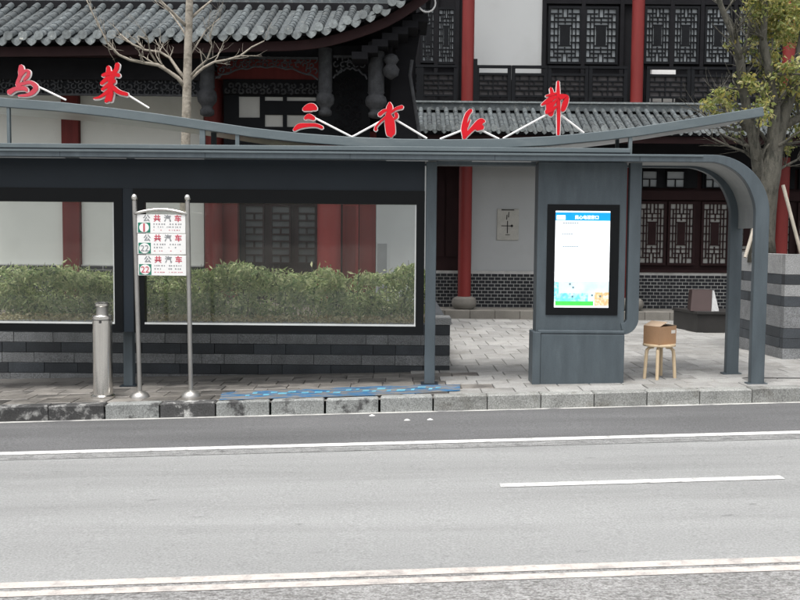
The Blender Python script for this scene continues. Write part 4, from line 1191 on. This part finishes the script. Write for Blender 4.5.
MB().box(GX(472), GX(540), YG, YG + 0.2, zbk, GZ_(150)).build('wall_panel', M['white_wall'], house)
MB().box(GX(425), GX(460), YG, YG + 0.2, zbk, GZ_(150)).build('dark_panel', M['maroon'], house)
for a, b in ((430, 444), (446, 458)):
    MB().box(GX(a), GX(b), YG - 0.03, YG - 0.001, zbk + 0.3, GZ_(180)).build('raised_panel', M['maroon'], house)
MB().box(GX(540), GX(640), YG + 0.02, YG + 0.2, zbk, GZ_(150)).build('wall_panel', M['white_wall'], house)
MB().box(GX(640), GX(950), YG + 0.05, YG + 0.2, zbk, GZ_(150)).build('timber_wall', M['maroon'], house)
MB().box(GX(640), GX(950), YG - 0.1, YG + 0.05, zbk, zbk + 0.06).build('window_sill', M['maroon'], house)
MB().box(GX(640), GX(950), YG - 0.04, YG + 0.05, GZ_(199), GZ_(190)).build('rail', M['maroon'], house)
for a, b in ((641, 664), (670.5, 693), (704, 727), (737, 759), (768, 790), (800, 822)):
    lattice(GX(a), GX(b), GZ_(262), GZ_(203), YG + 0.04, house, pane='pane_warm', wood='maroon', b=0.022)
    MB().box(GX(a) - 0.06, GX(b) + 0.06, YG - 0.03, YG + 0.04, GZ_(187), GZ_(168) + 0.08).build('transom_frame', M['lattice'], house)
for a, b in ((641, 655), (665, 682), (704, 718), (724, 740)):
    lattice(GX(a), GX(b), GZ_(186), GZ_(171), YG - 0.045, house, pane='pane', wood='lattice', name='transom_light', b=0.02, board=False, frame=0.02)
MB().box(GX(425), GX(950), YG - 0.12, YG + 0.2, GZ_(167), GZ_(152)).build('lintel', M['dark_wood'], house)
MB().box(PX(415, 150, YCOL), 14, YCOL - 0.08, YCOL + 0.12, PZ(165, 560, YCOL), zf - 0.125).build('eave_beam', M['dark_wood'], house)
MB().box(PX(415, 120, YCOL), 14, YCOL + 0.14, YG + 0.25, PZ(150, 560, YCOL), PZ(149, 560, YCOL) + 0.05).build('porch_ceiling', M['dark_wood'], house)
for px in (465, 632.5, 781):
    column(px, 230, YCOL, 0.135, 'red_wood', zstep - 0.004, PZ(158, px, YCOL), house)
# skirt roof
YK0, YK1 = 18.4, 19.4
zk0 = PZ(132.5, 560, YK0) + 0.06; zk1 = PZ(110, 560, YK1)
xk0, xk1 = PX(400, 120, YK0), 9.0
sk_ = MB()
sk_.hexa([(xk0, YK0 + 0.02, zk0 - 0.1), (xk1, YK0 + 0.02, zk0 - 0.1), (xk1, YK1 + 0.1, zk1 - 0.1), (xk0, YK1 + 0.1, zk1 - 0.1),
          (xk0, YK0 + 0.02, zk0 - 0.035), (xk1, YK0 + 0.02, zk0 - 0.035), (xk1, YK1 + 0.1, zk1 - 0.035), (xk0, YK1 + 0.1, zk1 - 0.035)])
skirt = sk_.build('skirt_roof', M['dark_wood'], house)
MB().add([(xk0, YK0 + 0.02, zk0 - 0.03), (xk1, YK0 + 0.02, zk0 - 0.03), (xk1, YK1 + 0.1, zk1 - 0.03), (xk0, YK1 + 0.1, zk1 - 0.03)], [(0, 1, 2, 3)]).build('pan_tiles', M['tile'], skirt)
x = xk0 + 0.06
while x < 8.6:
    tile_row(x + rg.uniform(-.008, .008), YK0 - rg.uniform(0, .02), zk0 + rg.uniform(-.006, .006), YK1, zk1, 0.05, 0.2, 'tile_row', skirt, sag=0.02, capr=1.3)
    drip(x + 0.0875, YK0 + 0.01, zk0 - 0.01, 0.115, 0.09, skirt)
    x += 0.175
MB().box(xk0, 9, YK1 - 0.02, YK1 + 0.09, zk1 - 0.02, zf).build('ridge_course', M['tile'], skirt)
MB().box(xk0, 9, YK1 - 0.05, YK1 + 0.09, zf + 0.001, zf + 0.035).build('ridge_course', M['tile_cap'], skirt)
MB().box(xk0, 9, YK0 + 0.1, YK0 + 0.15, zk0 - 0.24, zk0 - 0.11).build('eave_board', M['maroon'], skirt)
# upper floor
UX = lambda px, py=50: PX(px, py, YU)
UZ = lambda py, px=560: PZ(py, px, YU)
zu1 = UZ(-40)
MB().box(xk0 - 1.5, 14, YK1 + 0.12, YU + 0.4, zf - 0.12, zf).build('balcony_floor', M['dark_wood'], house)
MB().box(UX(474), UX(543), YU, YU + 0.2, UZ(80), zu1).build('wall_panel', M['white_wall'], house)
MB().box(UX(474), UX(543), YU, YU + 0.2, zf, UZ(80) - 0.002).build('dado_panel', M['dark_wood'], house)
MB().box(UX(380), UX(474), YU + 0.03, YU + 0.2, zf, zu1).build('timber_wall', M['dark_wood'], house)
MB().box(UX(543), UX(950), YU + 0.03, YU + 0.2, zf, zu1).build('timber_wall', M['dark_wood'], house)
for a, b, c, d in ((423, 433, 10, 62), (439, 453, 11, 63), (550, 579, 9, 62), (586, 615, 9, 62), (646, 668, 8, 61), (674, 696, 8, 61), (706, 729, 8, 61), (739, 761, 8, 61), (768, 784, 8, 61), (800, 822, 8, 61)):
    lattice(UX(a), UX(b), UZ(d), UZ(c), YU - 0.0, house, pane='pane', wood='lattice', b=0.022)
for px in (543.5, 582.5, 621, 641, 671, 701, 734, 436, 457):
    MB().box(UX(px) - 0.04, UX(px) + 0.04, YU - 0.06, YU + 0.03, zf, zu1).build('stile', M['dark_wood'], house)
MB().box(UX(543), UX(950), YU - 0.045, YU + 0.03, UZ(4), UZ(-2)).build('rail', M['dark_wood'], house)
for px in (468, 637.5, 789):
    x = PX(px, 50, YCOL)
    MB().lathe(x, YCOL, [(0.125, zf - 0.001), (0.125, PZ(-40, px, YCOL))], 24).build('column', M['red_wood'], house, smooth='auto')
# balcony railing
YRL = YCOL - 0.02
RX = lambda px: PX(px, 85, YRL)
RZ = lambda py: PZ(py, 560, YRL)
def rail_bay(a, b):
    x0, x1 = RX(a), RX(b)
    by = MB().box(x0, x1, YRL - 0.04, YRL + 0.04, RZ(68.6), RZ(66)).box(x0, x1, YRL - 0.025, YRL + 0.025, RZ(76), RZ(73.6)) \
        .box(x0, x1, YRL - 0.025, YRL + 0.025, RZ(97.5), RZ(95.5)).box(x0, x1, YRL - 0.03, YRL + 0.03, zf + 0.004, RZ(101.5)) \
        .box(x0, x0 + 0.07, YRL - 0.035, YRL + 0.035, zf, RZ(66)).box(x1 - 0.07, x1, YRL - 0.035, YRL + 0.035, zf, RZ(66)).build('railing_bay', M['lattice'], house)
    m = MB()
    xa_, xb_ = x0 + 0.07, x1 - 0.07
    nx = max(4, int((xb_ - xa_) / 0.095)); zz = [RZ(95.5), RZ(90.5), RZ(85.7), RZ(81), RZ(76)]
    for z in zz[1:-1]: m.box(xa_, xb_, YRL - 0.012, YRL + 0.012, z - 0.012, z + 0.012)
    for i in range(nx + 1):
        x = xa_ + (xb_ - xa_) * i / nx
        for j in range(4):
            if (i + j) % 2 == 0 or i % 3 == 0: m.box(x - 0.014, x + 0.014, YRL - 0.010, YRL + 0.010, zz[j], zz[j + 1])
    for i in range(0, nx, 2):
        x = xa_ + (xb_ - xa_) * (i + .5) / nx
        m.box(x - 0.012, x + 0.012, YRL - 0.01, YRL + 0.01, RZ(101.5), RZ(97.5))
    m.build('fretwork', M['lattice'], by)
    MB().box(xa_, xb_, YRL + 0.02, YRL + 0.03, RZ(95.5), RZ(76)).build('pale_gap_backing', M['rail_back'], by)  # backing added behind the fretwork so its gaps look pale
for a, b in ((385, 420), (420, 457), (475.5, 511), (511.5, 547), (547.5, 588), (588.5, 627), (646, 690), (690.5, 735), (735.5, 780), (796, 840)):
    rail_bay(a, b)
MB().box(RX(473), RX(477), YRL - 0.05, YRL + 0.05, zf, RZ(60)).build('newel_post', M['lattice'], house)
wu = MB().box(PX(651, 80, YCOL + 0.3), PX(675, 80, YCOL + 0.3), YCOL + 0.25, YCOL + 0.5, zf, PZ(66.5, 660, YCOL + 0.25))
tag(wu.build('white_cabinet', M['board'], loc=(PX(663, 80, YCOL + 0.3), YCOL + 0.37, zf), bevel=0.01), 'white box standing on the upper balcony behind the lattice railing', 'box')
# plaque on the white wall
pq = thing('wall_plaque', 'square stone plaque with black ink strokes on the white wall', 'plaque', (GX(508), YG, GZ_(240)))
MB().box(GX(497), GX(518.7), YG - 0.03, YG - 0.001, GZ_(240.5), GZ_(209.5)).build('slab', M['plaque'], pq, bevel=0.004)
QX = lambda zx: GX(490 + zx / 13.34)
QZ = lambda zy: GZ_(200 + zy / 13.34)
ink = MB()
ink.box(QX(150), QX(320), YG - 0.033, YG - 0.029, QZ(146), QZ(132))
ink.box(QX(150), QX(300), YG - 0.033, YG - 0.029, QZ(357), QZ(346)).box(QX(226), QX(238), YG - 0.0334, YG - 0.029, QZ(450), QZ(285))
ink.slab_xz([(QX(290) + 0.028 * math.cos(t * math.pi / 6), QZ(351) + 0.028 * math.sin(t * math.pi / 6)) for t in range(12)], YG - 0.0338, YG - 0.029)
ink.slab_xz([(QX(238), QZ(238)), (QX(250), QZ(238)), (QX(254), QZ(165)), (QX(243), QZ(165))], YG - 0.033, YG - 0.029)
ink.slab_xz([(QX(214), QZ(268)), (QX(226), QZ(268)), (QX(228), QZ(205)), (QX(218), QZ(205))], YG - 0.033, YG - 0.029)
ink.box(QX(205), QX(265), YG - 0.033, YG - 0.029, QZ(476), QZ(468))
ink.build('ink_strokes', M['ink'], pq)
# white cable loop under the eave corner
cl = [P(427 + 8.5 * math.cos(a), 3 + 9 * math.sin(a), 15.4) for a in [k * 2 * math.pi / 18 for k in range(19)]]
tag(MB().tube(cl, 0.014, 6, cap=False).build('cable_loop', M['cable'], loc=P(427, 0, 15.4)), 'white cable loop hanging from the upturned eave corner', 'cable')

# ================================================================== trees
def px_path(pts, Y, dy=0.0):
    N = len(pts)
    return [P(a, b, Y + dy * i / max(1, N - 1)) for i, (a, b, r_) in enumerate(pts)], [r_ / 950 * Y for a, b, r_ in pts]
def twig(mb, p, d, L, r_, rg, depth, tips):
    pts = [p]; rr = [r_]
    n_ = 4
    for i in range(n_):
        d = (d + Vector((rg.gauss(0, .16), rg.gauss(0, .16), rg.gauss(0, .12) + 0.05))).normalized()
        pts.append(pts[-1] + d * L / n_); rr.append(r_ * (1 - 0.75 * (i + 1) / n_))
    mb.tube(pts, rr, 5 if r_ < 0.012 else 7)
    tips.append(pts[-1])
    if depth > 0:
        for i in (1, 2, 3):
            if rg.random() < 0.85:
                dd = (d + Vector((rg.gauss(0, .7), rg.gauss(0, .7), rg.gauss(0, .45) + 0.15))).normalized()
                twig(mb, pts[i], dd, L * rg.uniform(.45, .7), rr[i] * .6, rg, depth - 1, tips)

# bare young tree
rt = random.Random(4)
YT1 = 12.4
t1 = thing('bare_tree', 'leafless young tree with pale bark rising from the hedge behind the shelter', 'tree', (PX(186, 320, YT1), YT1, zt - 0.06))
tr_pts, tr_r = px_path([(182.5, 331, 5.6), (183.5, 280, 5.2), (184.5, 220, 4.9), (185.5, 150, 4.7), (187, 90, 4.4), (188, 50, 4.0), (189.5, 0, 3.6), (190, -60, 3.0)], YT1)
MB().tube(tr_pts, tr_r, 12).build('trunk', M['bark_pale'], t1, smooth=True)
bm_ = MB(); tips = []
limbs = [[(186, 88, 2.6), (178, 78, 2.2), (168, 71, 1.9), (158, 65, 1.8), (145, 63, 1.6), (130, 60, 1.4), (119, 55, 1.2), (108, 44, 1.0), (101, 30, .8), (92, 12, .7), (84, -6, .5)],
         [(186, 80, 2.0), (178, 70, 1.7), (170, 58, 1.4), (160, 52, 1.3), (145, 50, 1.2), (132, 44, 1.0), (120, 34, .8)],
         [(158, 65, 1.2), (150, 52, .9), (148, 40, .7), (138, 36, .6)],
         [(188, 82, 2.0), (195, 75, 1.7), (203, 68, 1.5), (214, 62, 1.3), (226, 60, 1.2), (240, 56, 1.0), (252, 47, .9), (264, 41, .6)],
         [(189, 78, 1.4), (198, 68, 1.1), (207, 60, .9), (212, 46, .8), (210, 36, .7), (214, 22, .5)],
         [(188, 28, 1.9), (178, 18, 1.5), (168, 8, 1.2), (155, -4, 1.0)], [(189, 20, 1.8), (200, 10, 1.3), (212, 0, 1.0)],
         [(189, 40, 1.2), (180, 26, .9), (170, 12, .8), (160, 2, .6)], [(187, 60, 1.0), (196, 46, .8), (206, 30, .6), (220, 18, .5)]]
for k, lm in enumerate(limbs):
    pts, rr = px_path(lm, YT1, rt.uniform(-.5, .5))
    bm_.tube(pts, rr, 6)
    for i in range(2, len(pts)):
        for _ in range(2):
            if rt.random() < 0.6:
                dd = (pts[i] - pts[i - 1]).normalized() + Vector((rt.gauss(0, .7), rt.gauss(0, .7), rt.gauss(0, .5) + .3))
                twig(bm_, pts[i], dd.normalized(), rt.uniform(.15, .4), rr[i] * .55, rt, 1, tips)
bm_.build('branches', M['bark_pale'], t1, smooth=True)

# leafy tree in the right planter
rl = random.Random(8)
YT2 = 12.9
t2 = thing('leafy_tree', 'tree with mottled trunk and yellowing green leaves in the tall planter', 'tree', (PX(763, 256, YT2), YT2, zt2 - 0.06))
trunk = [(762, 262, 14), (762, 240, 12.2), (764, 215, 11.4), (766, 190, 11.6), (768, 172, 12.4), (773, 150, 9.5), (781, 122, 6.8), (790, 95, 5.6), (798, 65, 4.8), (806, 20, 3.8), (812, -30, 2.5)]
pts, rr = px_path(trunk, YT2)
MB().tube(pts, rr, 16).build('trunk', M['bark'], t2, smooth=True)
bm_ = MB(); tips = []
limbs = [[(765, 195, 8), (758, 165, 6.5), (755, 148, 5.2), (749, 120, 4.6), (743, 90, 4.4), (741, 62, 4), (735, 40, 3.4), (724, 14, 2.8), (714, -12, 2.2), (700, -50, 1.5)],
         [(741, 62, 3), (748, 40, 2.4), (752, 10, 2), (750, -30, 1.6)],
         [(768, 182, 9), (772, 150, 7), (775, 110, 5.2), (770, 75, 4.6), (763, 40, 3.6), (765, 5, 3), (770, -40, 2)],
         [(778, 128, 5), (800, 118, 4), (825, 100, 3)],
         [(752, 135, 2.6), (740, 122, 2.2), (727, 112, 1.8), (716, 98, 1.3)], [(749, 128, 1.8), (735, 130, 1.5), (715, 124, 1.1), (700, 112, .8)],
         [(760, 165, 1.8), (745, 152, 1.4), (728, 146, 1.1), (712, 138, .8)], [(770, 160, 1.6), (785, 145, 1.3), (800, 142, 1)], [(764, 150, 1.6), (752, 148, 1.2), (738, 140, .9), (722, 128, .7)],
         [(775, 172, 1.8), (785, 166, 1.4), (797, 160, 1.1), (808, 150, .8)]]
for lm in limbs:
    pts, rr = px_path(lm, YT2, rl.uniform(-.7, .9))
    bm_.tube(pts, rr, 7)
    for i in range(1, len(pts)):
        for _ in range(6):
            if rl.random() < 0.7:
                dd = (pts[i] - pts[i - 1]).normalized() + Vector((rl.gauss(0, .9), rl.gauss(0, .9), rl.gauss(0, .5) + .15))
                twig(bm_, pts[i], dd.normalized(), rl.uniform(.25, .6), max(0.006, rr[i] * .4), rl, 1, tips)
bm_.build('branches', M['bark'], t2, smooth=True)
lm_ = MB()
clumps = [(772, 12, 20, 170), (792, 8, 18, 150), (750, 6, 14, 70), (755, 26, 14, 70), (790, 42, 16, 90), (768, 36, 12, 60), (738, 46, 8, 26), (766, 62, 13, 70), (793, 70, 14, 80), (752, 80, 11, 50),
          (780, 88, 14, 80), (798, 98, 12, 60), (742, 96, 12, 60), (728, 100, 10, 45), (716, 94, 8, 34), (706, 106, 9, 34), (758, 108, 12, 50), (778, 118, 13, 50), (797, 128, 12, 50), (741, 112, 9, 26),
          (785, 145, 14, 30), (720, 112, 8, 20), (742, 130, 14, 16), (800, -15, 22, 140), (765, -18, 24, 160), (825, 30, 20, 130), (820, 90, 18, 100)]
for cx2, cy2, r2, n2 in clumps:
    c0 = P(cx2, cy2, YT2 + rl.uniform(-.4, .6)); rw2 = r2 / 950 * YT2
    subs = [c0 + Vector((rl.gauss(0, .5), rl.gauss(0, .8), rl.gauss(0, .5))) * rw2 for _ in range(5)]
    def cpos():
        s = rl.choice(subs)
        return s + Vector((rl.gauss(0, .32), rl.gauss(0, .5), rl.gauss(0, .28))) * rw2
    leaves(lm_, int(n2 * (4.2 if cx2 > 762 else 3.2)), cpos, 0.04, 0.09, 0.55, rl, -0.2)
lm_.build('crown', M['leaf'], t2)
# stakes propping the tree
for a, b, lab in (((756, 236), (745, 262), 'short pale timber stake propping the tree trunk beside the shelter post'), ((783, 185), (802, 262), 'long pale timber stake leaning against the tree trunk')):
    p0, p1 = P(*a, YT2 - 0.25), P(*b, YT2 - 0.35)
    p1.z = zt2 - 0.06
    if a[0] < 760: p0 = P(758, 215, YT2 - 0.22)
    tag(MB().tube([p0, p1], 0.024, 8).build('tree_stake', M['stake'], loc=p1, smooth='auto'), lab, 'stake')

# paper scraps on the asphalt by the kerb
for k, (px, py) in enumerate(((372, 416), (407, 420.5), (430, 420))):
    d = CM @ Vector(((px - 400) / FPX, -(py - 300) / FPX, -1))
    t = 8.9
    for _ in range(20): t += 0.8 * (EYE + d.z * t / d.y - (GS * d.x * t / d.y - 0.146)) * d.y / -d.z
    c = Vector((d.x * t / d.y, t, GS * d.x * t / d.y - 0.145))
    m = MB().add([c + Vector((-.03, -.012, .001)), c + Vector((.012, -.018, .002)), c + Vector((.034, .006, .001)), c + Vector((.004, .02, .012)), c + Vector((-.02, .012, .006)), c + Vector((0, 0, .016))],
                 [(0, 1, 5), (1, 2, 5), (2, 3, 5), (3, 4, 5), (4, 0, 5)])
    tag(m.build('paper_scrap', M['litter'], loc=c), 'small white paper scrap lying on the dark asphalt beside the kerb', 'litter', 'paper scraps by the kerb')
